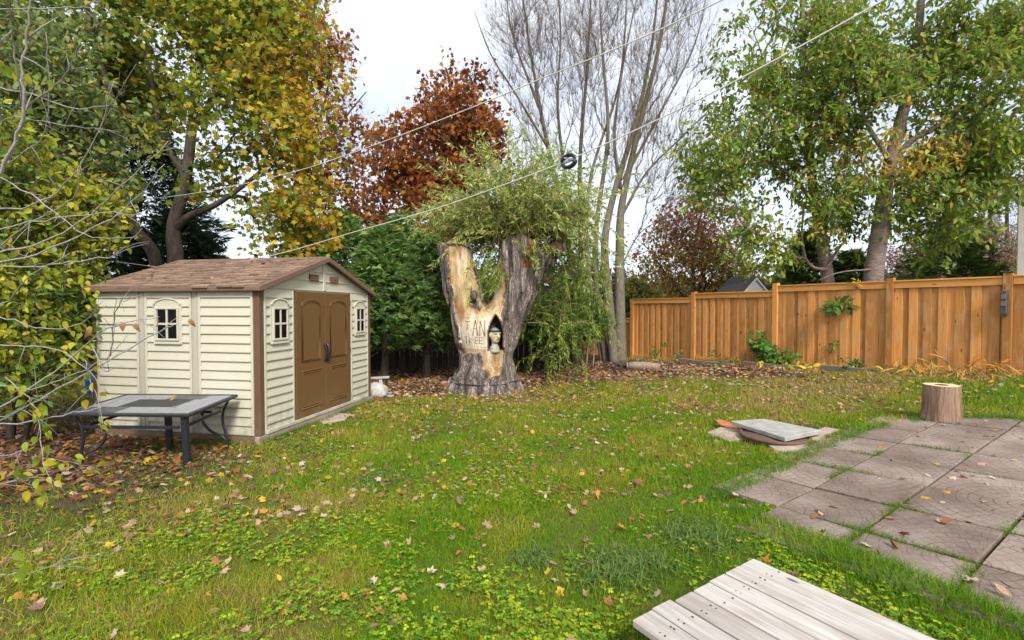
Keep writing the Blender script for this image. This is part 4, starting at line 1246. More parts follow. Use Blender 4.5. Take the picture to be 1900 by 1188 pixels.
# carved words: grooves cut along the surface
M_GROOVE = plain('carved_groove', (.20, .10, .045), .9, .1, .3, 30)
def front_y(x, z):
    P = np.stack([np.full(180, x), np.linspace(-1.0, 0.3, 180), np.full(180, z)], 1)
    d = willow_full(P); i = int(np.argmax(d < 0))
    return P[i, 1]
def strokes(name, segs, r=.0085):
    a = Acc()
    for (p, q) in segs:
        m = max(3, int(math.hypot(q[0] - p[0], q[1] - p[1]) / .03) + 1)
        pts = []
        for t in np.linspace(0, 1, m):
            x, z = p[0] + (q[0] - p[0]) * t, p[1] + (q[1] - p[1]) * t
            pts.append((x, front_y(x, z) - .001, z))
        V, T, Q = tube(np.array(pts), r * rng.uniform(.8, 1.2), 5); a.add(V, T, Q)
    return a.build(name, M_GROOVE, willow)
def LP(px, py): return ((px - 950) * .01092, CAM_H - (py - 573.5) * .01092)
def cp(a, b):  # crop coordinates of a letter
    return (LP(840 + a[0] / 6.99, 560 + a[1] / 6.99), LP(840 + b[0] / 6.99, 560 + b[1] / 6.99))
strokes('carved_letter', [cp((150, 258), (225, 262)), cp((185, 262), (183, 375))])                                        # T
strokes('carved_letter', [cp((290, 240), (258, 440)), cp((290, 240), (328, 440)), cp((262, 352), (312, 352))])             # A
strokes('carved_letter', [cp((352, 252), (352, 450)), cp((352, 252), (415, 448)), cp((415, 448), (415, 255))])             # N
strokes('carved_letter', [cp((135, 462), (210, 458)), cp((172, 462), (170, 545)), ], .0065)                                 # T
strokes('carved_letter', [cp((215, 472), (215, 560)), cp((215, 472), (252, 490)), cp((252, 490), (215, 512)), cp((222, 512), (258, 562))], .0065)  # R
strokes('carved_letter', [cp((292, 466), (290, 546)), cp((292, 466), (332, 464)), cp((290, 505), (325, 503)), cp((290, 546), (332, 546))], .0065)  # E
strokes('carved_letter', [cp((345, 468), (343, 546)), cp((345, 468), (388, 466)), cp((343, 506), (380, 505)), cp((343, 546), (392, 548))], .0065)  # E
strokes('carved_rule', [cp((60, 212), (320, 210))], .004)
strokes('carved_rule', [cp((125, 424), (210, 422))], .004)
strokes('saw_cut', [cp((235, 578), (300, 586)), cp((300, 586), (480, 597)), cp((480, 597), (640, 590))], .006)
# wire band round the foot
ringpts = []
for t in np.linspace(0, 2 * math.pi, 60, endpoint=False):
    rho = np.linspace(1.3, .2, 200); P = np.stack([-.6 + rho * math.cos(t), rho * math.sin(t), np.full(200, .20)], 1)
    i_ = int(np.argmax(willow_sdf(P) < .035)); ringpts.append(P[i_])
rp = np.array(ringpts); rp = (rp + np.roll(rp, 1, 0) + np.roll(rp, -1, 0)) / 3
tube_obj('wire_band', rp - np.array((0, .0, 0)), .010, M_BLACK, willow, 6, True)

# ---- painted carved face in the niche
def face_sdf(P):
    def el(c, r): 
        q = (P - np.array(c)) / np.array(r); return (np.linalg.norm(q, axis=1) - 1) * min(r)
    d = el((0, 0, .27), (.095, .105, .14))
    d = smin(d, el((0, -.035, .17), (.055, .06, .06)), .03)                 # jaw and chin
    d = smin(d, seg_d(P, (0, .02, -.02), (0, .015, .15), .07, .055), .03)   # neck
    d = smin(d, seg_d(P, (0, .0, -.03), (0, .0, .0), .1, .08), .04)
    d = smin(d, seg_d(P, (0, -.10, .30), (0, -.128, .235), .012, .021), .02)  # nose
    d = smin(d, seg_d(P, (-.06, -.082, .315), (.06, -.082, .315), .014, .014), .015)  # brow
    for s in (-1, 1):
        d = np.maximum(d, -(np.linalg.norm((P - np.array((s * .038, -.105, .285))) * np.array((1, 1, 1.5)), axis=1) - .024))
        d = smin(d, np.linalg.norm((P - np.array((s * .038, -.082, .283))) * np.array((1, 1, 1.6)), axis=1) - .017, .006)
        d = smin(d, el((s * .097, .01, .27), (.014, .028, .04)), .01)        # ears
    d = smin(d, seg_d(P, (-.024, -.095, .198), (.024, -.095, .198), .009, .009), .008)
    d = smin(d, seg_d(P, (-.02, -.092, .182), (.02, -.092, .182), .010, .010), .008)
    return d
hf = .0065
fx = [np.arange(-.15, .15, hf), np.arange(-.18, .15, hf), np.arange(-.06, .45, hf)]
fg = np.stack(np.meshgrid(*fx, indexing='ij'), -1).reshape(-1, 3)
FV, FQ = surface_nets(face_sdf(fg).reshape(*[len(a) for a in fx]), [a[0] for a in fx], hf)
fc = np.tile(np.array((.50, .42, .27)), (len(FV), 1)) * (.85 + .3 * noise3(FV, 40, 2)[:, None])
def paint(m, c):
    fc[m] = np.array(c)
paint((FV[:, 2] < .13), (.30, .29, .24))
paint((np.abs(FV[:, 2] - .19) < .0065) & (FV[:, 1] < -.07) & (np.abs(FV[:, 0]) < .03), (.06, .03, .02))
paint((np.abs(np.abs(FV[:, 0]) - .038) < .022) & (np.abs(FV[:, 2] - .285) < .009) & (FV[:, 1] < -.05), (.05, .05, .05))
paint((np.abs(FV[:, 2] - .326) < .007) & (FV[:, 1] < -.05), (.05, .04, .03))
paint((FV[:, 1] > -.005) & (FV[:, 2] > .06), (.025, .027, .03))
paint((FV[:, 2] > .345), (.16, .21, .27))
paint((np.abs(FV[:, 2] - .35) < .009), (.03, .035, .05))
face = thing('carved_face', 'small painted carved head with grey cap standing in the willow niche', 'carving', (-.355, WY - .41, .878), R(38))
face.scale = (1.28, 1.1, 1.08)
M_FACE = N('painted_wood'); _c = M_FACE.attr('Col'); M_FACE = M_FACE.done(M_FACE.bsdf(_c, .45, .4))
obj_np('head', FV, [FQ], M_FACE, face, fc, True)
a_ = Acc()
for s_ in range(14):                                     # plaited dark hair down the left side of the head
    t = s_ / 13
    V, T, Q = tube([(-.075 - .02 * math.sin(t * 3), .03 + .05 * t, .38 - .02 * t), (-.105, .02 + .05 * t, .25), (-.10 + .02 * t, .02 + .04 * t, .05 + .03 * rng.random())], [.012, .014, .008], 5); a_.add(V, T, Q)
a_.build('hair', M_BLACK, face)
tube_obj('cap_band', [(.098 * math.cos(t), .106 * math.sin(t), .352) for t in np.linspace(0, 2 * math.pi, 24, endpoint=False)], .010, M_BLACK, face, 6, True)
# ---- willow shoots
M_WLEAF = leaf_mat('willow_leaf', .45, .45, 1.8)
M_SHOOT = bark_mat('willow_shoot', (.16, .13, .045), (.30, .25, .09), (20, 20, 5), .2)
def strands(starts, dirs, lens, droop, steps, stiff=.0):
    n = len(starts); P = np.array(starts, float); D = unit(np.array(dirs, float)); out = [P.copy()]
    for s in range(steps):
        P = P + D * (lens / steps)[:, None]
        D = unit(D + np.array((0, 0, -1.0)) * (droop * (s + 1) / steps)[:, None] + .05 * rng.normal(size=(n, 3)))
        out.append(P.copy())
    return np.stack(out, 1)
def strand_mesh(acc, S, r0):
    n, m, _ = S.shape
    t = np.linspace(1, .25, m)
    th = [0, 2.094, 4.189]
    T = unit(np.gradient(S, axis=1)); A = unit(np.cross(T, np.array((.5, .8, .1)))); B = np.cross(T, A)
    V = S[:, :, None, :] + (r0[:, None] * t[None, :])[:, :, None, None] * np.stack([math.cos(q) * A + math.sin(q) * B for q in th], 2)
    base = (np.arange(n) * m * 3)[:, None, None]
    i = np.arange(m - 1)[None, :, None]; j = np.arange(3)[None, None, :]
    Q = np.stack([base + i * 3 + j, base + i * 3 + (j + 1) % 3, base + (i + 1) * 3 + (j + 1) % 3, base + (i + 1) * 3 + j], -1).reshape(-1, 4)
    acc.add(V.reshape(-1, 3), None, Q)
def strand_points(S, k, lo=.15):
    n, m, _ = S.shape
    u = (lo + (1 - lo) * rng.random((n, k))) * (m - 1.001); i = u.astype(int); f = (u - i)[..., None]
    ar = np.arange(n)[:, None]
    P = S[ar, i] * (1 - f) + S[ar, i + 1] * f
    T = unit(S[ar, i + 1] - S[ar, i])
    return P.reshape(-1, 3), T.reshape(-1, 3), (u / (m - 1)).reshape(-1)
sA = Acc(); lA = Acc()
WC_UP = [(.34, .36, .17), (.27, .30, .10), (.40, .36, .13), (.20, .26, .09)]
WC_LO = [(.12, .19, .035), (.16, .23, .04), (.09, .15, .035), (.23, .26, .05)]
def shoot_group(n, c, spread, dirc, dspread, L, droop, k, cols, w=None, size=.13, steps=9):
    st = np.array(c) + rng.normal(size=(n, 3)) * np.array(spread)
    di = np.array(dirc) + rng.normal(size=(n, 3)) * np.array(dspread)
    S = strands(st, di, L * rng.uniform(.6, 1.15, n), droop * rng.uniform(.5, 1.4, n), steps)
    strand_mesh(sA, S, np.full(n, .010))
    P, T, u = strand_points(S, k)
    m = len(P)
    D = unit(.55 * T + .5 * rng.normal(size=(m, 3)) + np.array((0, 0, -.35)))
    leaves(lA, P, D, rdir(m), size * rng.uniform(.7, 1.2, m), T_NARROW, pick(cols, m, w), 1.25)
H0 = (.12, 0, 3.12)
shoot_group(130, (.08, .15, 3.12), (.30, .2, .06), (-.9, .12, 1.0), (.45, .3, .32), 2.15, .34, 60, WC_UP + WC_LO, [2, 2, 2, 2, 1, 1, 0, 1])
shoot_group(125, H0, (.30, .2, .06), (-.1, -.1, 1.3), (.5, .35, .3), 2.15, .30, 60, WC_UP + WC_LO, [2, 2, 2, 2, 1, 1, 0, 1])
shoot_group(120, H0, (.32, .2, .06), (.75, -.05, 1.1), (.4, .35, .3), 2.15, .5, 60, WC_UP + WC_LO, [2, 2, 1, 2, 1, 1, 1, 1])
shoot_group(45, (.55, .3, 3.0), (.25, .25, .1), (.55, .25, .5), (.35, .35, .3), 2.6, 1.1, 50, WC_LO + WC_UP, [2, 2, 2, 2, 1, 1, 0, 1])
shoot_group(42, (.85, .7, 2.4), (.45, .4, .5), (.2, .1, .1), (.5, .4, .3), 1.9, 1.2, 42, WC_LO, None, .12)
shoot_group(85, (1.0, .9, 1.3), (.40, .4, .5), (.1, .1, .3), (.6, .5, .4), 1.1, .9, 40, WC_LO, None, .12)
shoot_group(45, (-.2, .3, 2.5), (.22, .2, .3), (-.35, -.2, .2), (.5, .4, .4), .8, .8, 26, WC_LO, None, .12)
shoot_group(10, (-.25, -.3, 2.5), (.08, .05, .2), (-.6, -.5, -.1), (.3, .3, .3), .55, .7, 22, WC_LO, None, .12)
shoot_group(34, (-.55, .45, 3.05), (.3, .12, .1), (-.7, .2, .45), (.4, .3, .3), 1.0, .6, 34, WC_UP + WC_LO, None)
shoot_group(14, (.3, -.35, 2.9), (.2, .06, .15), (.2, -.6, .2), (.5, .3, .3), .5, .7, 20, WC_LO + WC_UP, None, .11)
sA.build('shoots', M_SHOOT, willow)
cr = lA.build('crown', M_WLEAF, willow)

# ================================================================ TREES AND SHRUBS
M_LEAF = leaf_mat('tree_leaf', .5, .5, 1.65)
M_BARKD = bark_mat('dark_bark', (.045, .035, .028), (.13, .105, .085))
M_BARKG = bark_mat('grey_bark', (.105, .09, .07), (.26, .225, .175), (9, 9, 3), .5, (.14, .14, .06))
M_BARKC = bark_mat('cherry_bark', (.12, .085, .068), (.30, .235, .20), (3, 3, 11), .5)
M_TWIG = bark_mat('brown_twig', (.075, .05, .038), (.17, .12, .095), (20, 20, 8), .2)
M_WHIP = bark_mat('pale_whip', (.20, .18, .165), (.44, .42, .40), (30, 30, 6), .2)
def make_tree(name, label, base, trunks, A, bark, colfn, cat='tree', group=None, bf=.35, tipr=.007, pw=.5, free=.35, per=4, tlen=.45, twr=.004, lper=4, lsize=.12, tmpl=T_DIAM,
              droop=.35, jit=.07, wide=1.0, spread=.8, up=.2, mat=None, leafmask=None, twigmat=None, tw2=0, tl2=.2):
    t = thing(name, label, cat, base, 0, group)
    acc, P, D, r = grow(trunks, A, bf, tipr, pw, free)
    acc.build('trunk', bark, t, True, base)
    ta = Acc()
    p0, p1, p2, d1, d2 = twigs(ta, P, D, per, tlen, twr, spread, up)
    if tw2: twigs(ta, np.concatenate([p1, p2]), np.concatenate([d1, d2]), tw2, tl2, twr * .6, .7, up)
    ta.build('twigs', twigmat or bark, t, False, base)
    if lper:
        n = len(p0) * lper
        u = rng.random((n, 1)); p0, p1, p2, d2 = [np.repeat(q, lper, 0) for q in (p0, p1, p2, d2)]
        Q = np.where(u < .5, p0 + (p1 - p0) * 2 * u, p1 + (p2 - p1) * (2 * u - 1)) + jit * rng.normal(size=(n, 3))
        if leafmask is not None:
            k = leafmask(Q); Q, d2 = Q[k], d2[k]; n = len(Q)
        Dl = unit(.5 * d2 + .8 * rng.normal(size=(n, 3)) + np.array((0, 0, -droop)))
        la = Acc(); leaves(la, Q, Dl, unit(rng.normal(size=(n, 3)) + np.array((0, -.3, .9))), lsize * rng.uniform(.65, 1.2, n), tmpl, colfn(Q), wide)
        la.build('crown', mat or M_LEAF, t, False, base)
    return t
def zmix(stops):
    """colour sets chosen by a fuzzy mask"""
    return stops
Gr = [(.075, .125, .02), (.10, .155, .022), (.06, .10, .02)]
YG = [(.20, .22, .022), (.30, .27, .028), (.15, .19, .022)]
Or = [(.36, .21, .022), (.32, .12, .02), (.36, .26, .024)]
# ---- big maple behind the shed
def maple_col(P):
    px = CX + FPX * P[:, 0] / P[:, 1]; s = (px - 250) / 260 + (P[:, 2] - 3.5) * -.06 + 1.0 * (noise3(P, .9, 5) - .5)
    n = len(P); u = s + .35 * rng.normal(size=n)
    c = pick(Gr + YG[2:], n); m = u > -.6; c[m] = pick(YG + Gr[1:2], int(m.sum())); m = u > .98; c[m] = pick(Or + YG[1:2], int(m.sum()), [3, 1, 3, 3])
    m = u < -1.2; c[m] = pick(Gr + YG, int(m.sum()))
    return c
A = ell_points([PE(330, 60, 11.4, 210, 190, 2.0), PE(490, 190, 10.6, 130, 190, 1.5), PE(470, 370, 10.2, 120, 75, 1.1), PE(180, 120, 11.8, 150, 190, 1.8), PE(330, 300, 10.6, 120, 100, 1.2), PE(470, 20, 11, 120, 120, 1.4), PE(90, 40, 11, 150, 170, 1.5), PE(250, 400, 10.2, 100, 60, .8, 1.3), PE(180, 330, 10.4, 90, 80, .9, 1.2), PE(540, 330, 10.3, 90, 110, 1.0), PE(530, 430, 10.2, 95, 45, .8, 1.4)], 1250, .45, .9, 3)
mb = at(320, 700, 11.0)
tr = [TR([(330, 720), (326, 560), (326, 480), (322, 420), (345, 330), (360, 200), (375, 60), (385, -120)], 11.0, .21, .05),
      TR([(300, 640), (288, 480), (250, 425), (222, 330), (210, 200), (170, 60), (150, -80)], [11, 11, 11, 11.1, 11.2, 11.4, 11.4], .15, .04),
      TR([(324, 425), (350, 402), (400, 380), (470, 330), (540, 260)], [11, 10.9, 10.7, 10.5, 10.3], .10, .02),
      TR([(345, 330), (300, 250), (280, 140), (250, 40)], 11, .08, .02),
      TR([(355, 240), (420, 150), (470, 40), (500, -60)], 11, .07, .02)]
make_tree('maple_tree', 'large maple behind the shed turning from green to yellow and orange', (mb[0], 11.0, 0), tr, A, M_BARKD, maple_col, bf=.3, per=4, tlen=.55, lper=5, lsize=.13, tmpl=T_MAPLE, free=.4, jit=.10, tipr=.008)
# ---- sparse russet maple reaching out to its right
def russet_col(P): return pick([(.24, .075, .022), (.28, .11, .028), (.16, .055, .025), (.32, .18, .028)], len(P))
A = ell_points([PE(590, 160, 13, 75, 150, 1.2), PE(620, 300, 12.6, 75, 110, 1.2), PE(560, 60, 13.4, 60, 120, 1.2), PE(560, 380, 12.5, 60, 60, .8)], 260, .3, 1.0, 8)
make_tree('russet_maple', 'sparse maple with bare branch tips and russet leaves right of the big maple', (at(545, 600, 13)[0], 13, 0),
          [TR([(520, 700), (530, 520), (545, 400), (560, 260), (570, 120), (585, 0)], 13, .12, .03), TR([(545, 400), (590, 300), (640, 220), (680, 170)], 13, .05, .012), TR([(556, 320), (600, 200), (620, 90)], 13, .05, .012)],
          A, M_BARKD, russet_col, bf=.55, per=5, tlen=.5, lper=2, lsize=.135, tmpl=T_MAPLE, tipr=.006, tw2=1)
# ---- rust tree
def rust_col(P):
    c = pick([(.27, .095, .022), (.19, .062, .02), (.33, .14, .028), (.13, .05, .022)], len(P))
    c[noise3(P, .7, 2) > .62] *= .7
    return c
A = ell_points([PE(720, 370, 17.5, 85, 95, 1.6), PE(800, 330, 18, 110, 130, 2), PE(855, 225, 18, 65, 90, 1.4), PE(740, 300, 17.5, 70, 70, 1.4), PE(790, 440, 17, 80, 70, 1.4), PE(890, 300, 18, 60, 90, 1.4)], 760, .42, .95, 4)
make_tree('copper_tree', 'dense copper brown leaved tree rising behind the willow and cedars', (at(800, 600, 18)[0], 18, 0),
          [TR([(805, 690), (802, 560), (800, 440), (820, 330), (850, 220), (862, 160)], 18, .2, .03), TR([(800, 460), (760, 380), (720, 330)], 18, .09, .02), TR([(805, 420), (860, 340), (895, 280)], 18, .08, .02)],
          A, M_BARKD, rust_col, bf=.35, per=4, tlen=.6, lper=4, lsize=.185, tmpl=T_MAPLE, jit=.14, tipr=.009, free=.3, tw2=1, tl2=.4)
# ---- bare multi-stemmed trees
def few_col(P): return pick([(.45, .36, .06), (.30, .2, .08)], len(P))
A = ell_points([PE(1190, 150, 15, 110, 260, 1.8), PE(1260, 60, 15, 80, 160, 1.4), PE(1130, 130, 15.2, 80, 240, 1.4), PE(1240, 300, 15, 90, 110, 1.2), PE(1200, 400, 15, 60, 60, .8, .5)], 640, .25, 1.0, 6)
tr = [TR([(1152, 676), (1150, 560), (1150, 470), (1154, 380), (1185, 240), (1222, 90), (1250, -90)], 15.0, .185, .03),
      TR([(1140, 676), (1130, 560), (1122, 450), (1142, 350), (1182, 220), (1210, 80), (1225, -60)], 14.9, .16, .02),
      TR([(1125, 670), (1110, 560), (1106, 430), (1128, 250), (1118, 100), (1110, -60)], 15.2, .12, .015),
      TR([(1118, 668), (1100, 560), (1088, 450), (1098, 320), (1150, 150), (1165, -40)], 15.3, .10, .015),
      TR([(1154, 400), (1200, 320), (1270, 250), (1330, 190)], 15.0, .05, .01), TR([(1152, 350), (1140, 250), (1160, 100), (1190, -40)], 15.1, .06, .012),
      TR([(1165, 320), (1230, 200), (1290, 80), (1320, -60)], 15, .05, .01), TR([(1150, 500), (1190, 430), (1250, 400)], 15, .03, .008)]
for q in range(1, 4): tr[q] = np.concatenate([tr[q], np.zeros((len(tr[q]), 1))], 1)
make_tree('bare_tree', 'leafless grey multi-stemmed tree at the left end of the orange fence', (at(1140, 650, 15)[0], 15.0, 0), tr, A, M_BARKG, few_col, bf=.75, per=5, tlen=.75, twr=.0045, lper=1, lsize=.07,
          tipr=.0065, pw=.5, up=.55, spread=.45, leafmask=lambda Q: rng.random(len(Q)) < .03, twigmat=M_TWIG, tw2=1, tl2=.4)
A = ell_points([PE(1010, 120, 18, 100, 240, 1.8), PE(960, 60, 18, 70, 160, 1.4), PE(1080, 80, 18, 70, 200, 1.4), PE(990, 290, 18, 60, 90, 1.2)], 520, .25, .9, 9)
tr = [TR([(1066, 670), (1062, 500), (1040, 380), (1010, 240), (985, 100), (960, -80)], 18.0, .15, .02),
      TR([(1076, 670), (1078, 480), (1076, 300), (1090, 120), (1100, -80)], 18.1, .13, .02),
      TR([(1062, 520), (1050, 350), (1035, 200), (1040, 60), (1030, -80)], 18.0, .08, .015), TR([(1020, 280), (960, 180), (910, 100), (880, 20)], 18.0, .05, .01),
      TR([(1000, 200), (950, 60), (935, -60)], 18.0, .05, .01)]
tr[1] = np.concatenate([tr[1], np.zeros((len(tr[1]), 1))], 1)
make_tree('bare_tree', 'leafless slender branched tree directly behind the willow shoots', (at(1068, 640, 18)[0], 18.0, 0), tr, A, M_BARKG, few_col, bf=.75, per=5, tlen=.85, twr=.005, lper=0,
          tipr=.0075, up=.55, spread=.45, twigmat=M_TWIG, tw2=1, tl2=.5)
# ---- bronze shrub tree beyond the fence
def bronze_col(P):
    n = len(P); c = pick([(.27, .19, .035), (.36, .26, .04), (.19, .16, .035), (.28, .13, .045)], n)
    m = P[:, 2] + .5 * rng.normal(size=n) > 4.2; c[m] = pick([(.28, .13, .065), (.22, .11, .06), (.34, .18, .07)], int(m.sum()))
    return c
A = ell_points([PE(1290, 470, 19, 115, 80, 2), PE(1300, 410, 19, 75, 55, 1.4), PE(1225, 510, 18, 70, 60, 1.2), PE(1350, 520, 18.5, 60, 60, 1.2)], 520, .33, .8, 12)
make_tree('bronze_shrub_tree', 'rounded bronze brown small tree behind the left fence bays', (at(1290, 640, 19)[0], 19, 0), [TR([(1290, 640), (1290, 560), (1285, 480), (1300, 400)], 19, .1, .03), TR([(1290, 580), (1230, 500), (1210, 470)], 19, .05, .02), TR([(1290, 560), (1340, 490), (1370, 460)], 19, .05, .02)],
          A, M_TWIG, bronze_col, bf=.5, per=5, tlen=.6, lper=3, lsize=.15, jit=.1, tipr=.009, free=.2, tw2=1)
# ---- cherry trees beyond the fence
def cherry_col(yc, rr=(1.9, 2.0, .95)):
    def f(P):
        n = len(P); c = pick([(.13, .21, .026), (.18, .25, .032), (.085, .15, .026), (.24, .27, .042)], n)
        m = rng.random(n) < .22; c[m] = pick([(.26, .25, .04), (.20, .21, .05)], int(m.sum()))
        q = at(*yc[:2], yc[2]); d = np.linalg.norm((P - q) / np.array(rr), axis=1) + 1.0 * (noise3(P, 1.4, 8) - .5)
        m = (d < .75) & (rng.random(n) < .7); c[m] = pick([(.50, .36, .05), (.42, .26, .06), (.30, .28, .05)], int(m.sum()))
        return c
    return f
A = ell_points([PE(1430, 130, 13.5, 120, 170, 1.6), PE(1390, 300, 13.2, 130, 110, 1.5), PE(1500, 250, 13.5, 90, 190, 1.4), PE(1470, 420, 13, 110, 80, 1.2), PE(1530, 60, 13.6, 90, 130, 1.3), PE(1300, 330, 13.2, 60, 70, .8, .8), PE(1420, 470, 13.2, 80, 50, .9, 1.2), PE(1560, 380, 13.6, 60, 90, .9, 1.0)], 800, .48, 1.25, 14)
tr = [TR([(1548, 680), (1538, 540), (1524, 440), (1506, 330), (1498, 200), (1490, 60), (1485, -100)], 13.5, .20, .04), TR([(1515, 380), (1460, 320), (1400, 290), (1330, 240)], 13.4, .06, .012),
      TR([(1502, 300), (1440, 180), (1400, 60)], 13.5, .06, .012), TR([(1530, 500), (1500, 490), (1488, 440), (1492, 380)], 13.2, .05, .02), TR([(1500, 240), (1540, 130), (1550, 20)], 13.5, .05, .01)]
make_tree('cherry_tree', 'green cherry tree with slimmer banded trunk behind the fence', (at(1540, 640, 13.5)[0], 13.5, .2), tr, A, M_BARKC, cherry_col((1455, 415, 12.8), (.8, 1.2, .5)), 'tree', 'cherry trees behind the fence', bf=.35, per=4, tlen=.5, lper=5, lsize=.165, tmpl=T_OVAL, wide=.85, droop=.9, jit=.06, tipr=.007)
A = ell_points([PE(1720, 90, 12.2, 150, 150, 1.8), PE(1640, 180, 12, 110, 100, 1.3), PE(1830, 170, 11.8, 120, 130, 1.6), PE(1760, 320, 12, 120, 90, 1.3), PE(1790, 420, 12.2, 90, 60, 1.0), PE(1700, 380, 12.2, 80, 80, 1.0), PE(1870, 60, 11.8, 110, 120, 1.5), PE(1600, 90, 12.2, 90, 110, 1.3), PE(1620, 330, 12, 70, 70, .9, .7), PE(1690, 460, 12.8, 70, 50, .9, .9), PE(1800, 300, 12, 90, 80, 1.2, 1.2), PE(1560, 230, 12.4, 60, 80, .9)], 1000, .48, 1.25, 15)
tr = [TR([(1612, 680), (1618, 540), (1632, 430), (1650, 310), (1682, 180), (1706, 40), (1715, -120)], 12.4, .27, .05), TR([(1650, 310), (1690, 262), (1740, 235), (1830, 160), (1930, 90)], [12.4, 12.2, 12, 11.8, 11.6], .10, .02),
      TR([(1646, 350), (1700, 325), (1760, 285), (1850, 215), (1960, 150)], [12.4, 12.2, 12, 11.7, 11.4], .08, .02), TR([(1652, 300), (1600, 210), (1580, 90)], 12.3, .07, .015), TR([(1690, 160), (1760, 60), (1800, -60)], 12.3, .06, .015),
      TR([(1640, 400), (1700, 400), (1780, 410)], 12.3, .045, .012), TR([(1622, 500), (1560, 505), (1520, 520)], 12.3, .03, .01)]
make_tree('cherry_tree', 'green cherry tree with thick banded trunk and yellow patch behind the fence', (at(1615, 640, 12.4)[0], 12.4, .3), tr, A, M_BARKC, cherry_col((1650, 260, 11.4)), 'tree', 'cherry trees behind the fence', bf=.35, per=4, tlen=.5, lper=5, lsize=.165, tmpl=T_OVAL, wide=.85, droop=.9, jit=.06, tipr=.007)
# ---- mauve brown shrub and larch far right
def mauve_col(P): return pick([(.20, .095, .085), (.15, .075, .07), (.24, .13, .1)], len(P))
A = ell_points([PE(1740, 470, 20, 90, 60, 1.6), PE(1800, 490, 20, 50, 60, 1.2), PE(1690, 500, 19.5, 50, 40, 1)], 260, .3, .9, 18)
make_tree('purple_shrub', 'thin purple brown shrub beyond the fence under the thick cherry', (at(1745, 620, 20)[0], 20, .3), [TR([(1745, 640), (1745, 540), (1740, 450)], 20, .07, .02), TR([(1745, 580), (1700, 500)], 20, .04, .02), TR([(1745, 570), (1800, 490)], 20, .04, .02)],
          A, M_TWIG, mauve_col, 'shrub', None, bf=.5, per=5, tlen=.6, lper=3, lsize=.13, tipr=.008, free=.2, tw2=1)
def larch_col(P): return pick([(.20, .15, .05), (.13, .12, .05), (.26, .19, .07)], len(P))
def larch(px, Y, top, lab, wid):
    A = ell_points([PE(px, 470, Y, wid, 70, 1.0), PE(px, 370, Y, wid * .75, 70, .8), PE(px, 290, Y, wid * .5, 60, .6)], 220, .25, 1, 20)
    make_tree('larch_tree', lab, (at(px, 640, Y)[0], Y, .3), [TR([(px, 650), (px, 450), (px + 2, top)], Y, .14, .02)], A, M_BARKD, larch_col, 'tree', 'larches at the right edge', bf=.15, per=5, tlen=.5, lper=4, lsize=.14, tmpl=T_NARROW, wide=1.6, tipr=.006, free=.25)
larch(1868, 23, 235, 'thin yellowing larch just left of the neighbour house', 42)
larch(1838, 26, 330, 'shorter yellowing larch further left of the neighbour house', 30)

# ---- cedars: billowing flat sprays
M_CEDL = leaf_mat('cedar_spray', .45, .55, 2.0)
def cedar(label, px, Y, toppy, rad, n, cols, seed, lobes=9, z0=.75, name='cedar_tree', group='cedars behind the shed', size=.26, gapthr=.0):
    b = at(px, 600, Y); ztop = at(px, toppy, Y)[2]
    t = thing(name, label, 'tree', (b[0], Y, 0), 0, group)
    tube_obj('trunk', smooth_line([(0, 0, -.1), (.05, 0, 1.0), (0, .03, ztop * .6), (0, 0, ztop * .93)], 4), np.linspace(.11, .02, 13), M_BARKD, t, 8)
    u = rng.random(n) ** .8; z = z0 + (ztop - z0) * u
    th_ = rng.random(n) * 2 * math.pi
    prof_ = rad * np.clip(1.15 * (1 - u ** 1.7), .04, 1) * np.clip(.55 + 2.2 * u, 0, 1)
    dirv = np.stack([np.cos(th_), np.sin(th_), np.zeros(n)], 1)
    lump = noise3(np.stack([np.cos(th_) * 1.3, np.sin(th_) * 1.3, z * 1.1], 1) + seed * 7.3, 1.3, seed)
    rr = prof_ * (.45 + 1.0 * lump) * (1 - .45 * rng.random(n) ** 2.2) + .10 * rng.normal(size=n)
    P = dirv * rr[:, None]; P[:, 2] = z + .25 * (lump - .5)
    la = Acc(); K = 7
    D0 = unit(dirv + .35 * rng.normal(size=(n, 3)) + np.array((0, 0, .28)))
    Nn = unit(np.array((0, 0, 1.0)) + .5 * rng.normal(size=(n, 3)))
    C = pick(cols, n, None, .2)
    S = unit(np.cross(D0, Nn))
    for k in range(K):
        a = (k - (K - 1) / 2) / ((K - 1) / 2)
        off = .30 * (1 - abs(a))
        D = unit(D0 + S * a * .9 + .12 * rng.normal(size=(n, 3)) + np.array((0, 0, -.15)))
        leaves(la, P + D0 * (size * off * .9)[..., None] if np.ndim(off) else P + D0 * size * off * .9, D, Nn, size * (.75 - .25 * abs(a)) * rng.uniform(.7, 1.2, n), T_NARROW, C * (1 + .08 * rng.normal(size=(n, 1))), 1.15)
    la.build('crown', M_CEDL, t)
    nb = 26; ba = Acc()
    for _ in range(nb):
        zz_ = rng.uniform(.5, ztop * .8); an_ = rng.random() * 6.28; L_ = rad * rng.uniform(.5, 1.0)
        d_ = np.array((math.cos(an_), math.sin(an_), .35))
        V, T, Q = tube(np.array([(0, 0, zz_), d_ * L_ * .5 + (0, 0, zz_), d_ * L_ + (0, 0, zz_ + .1)]), [.02, .014, .005], 4); ba.add(V, T, Q)
    ba.build('branches', M_BARKD, t)
    return t
CD = [(.115, .185, .05), (.085, .145, .045), (.16, .22, .06), (.10, .165, .06)]
cedar('green cedar just right of the shed roof with dense sprays', 640, 11.8, 395, 1.15, 3600, CD, 1)
cedar('green cedar in the middle between shed and willow', 712, 11.4, 425, 1.15, 3600, CD, 2)
cedar('green cedar touching the left side of the willow trunk', 790, 11.9, 440, 1.1, 3400, CD, 3)
cedar('pale topped cedar seen above the shed ridge', 570, 12.6, 420, 1.1, 3000, CD, 4)
cedar('tall cedar set back behind the other cedars', 745, 13.2, 400, 1.0, 2600, CD, 5)
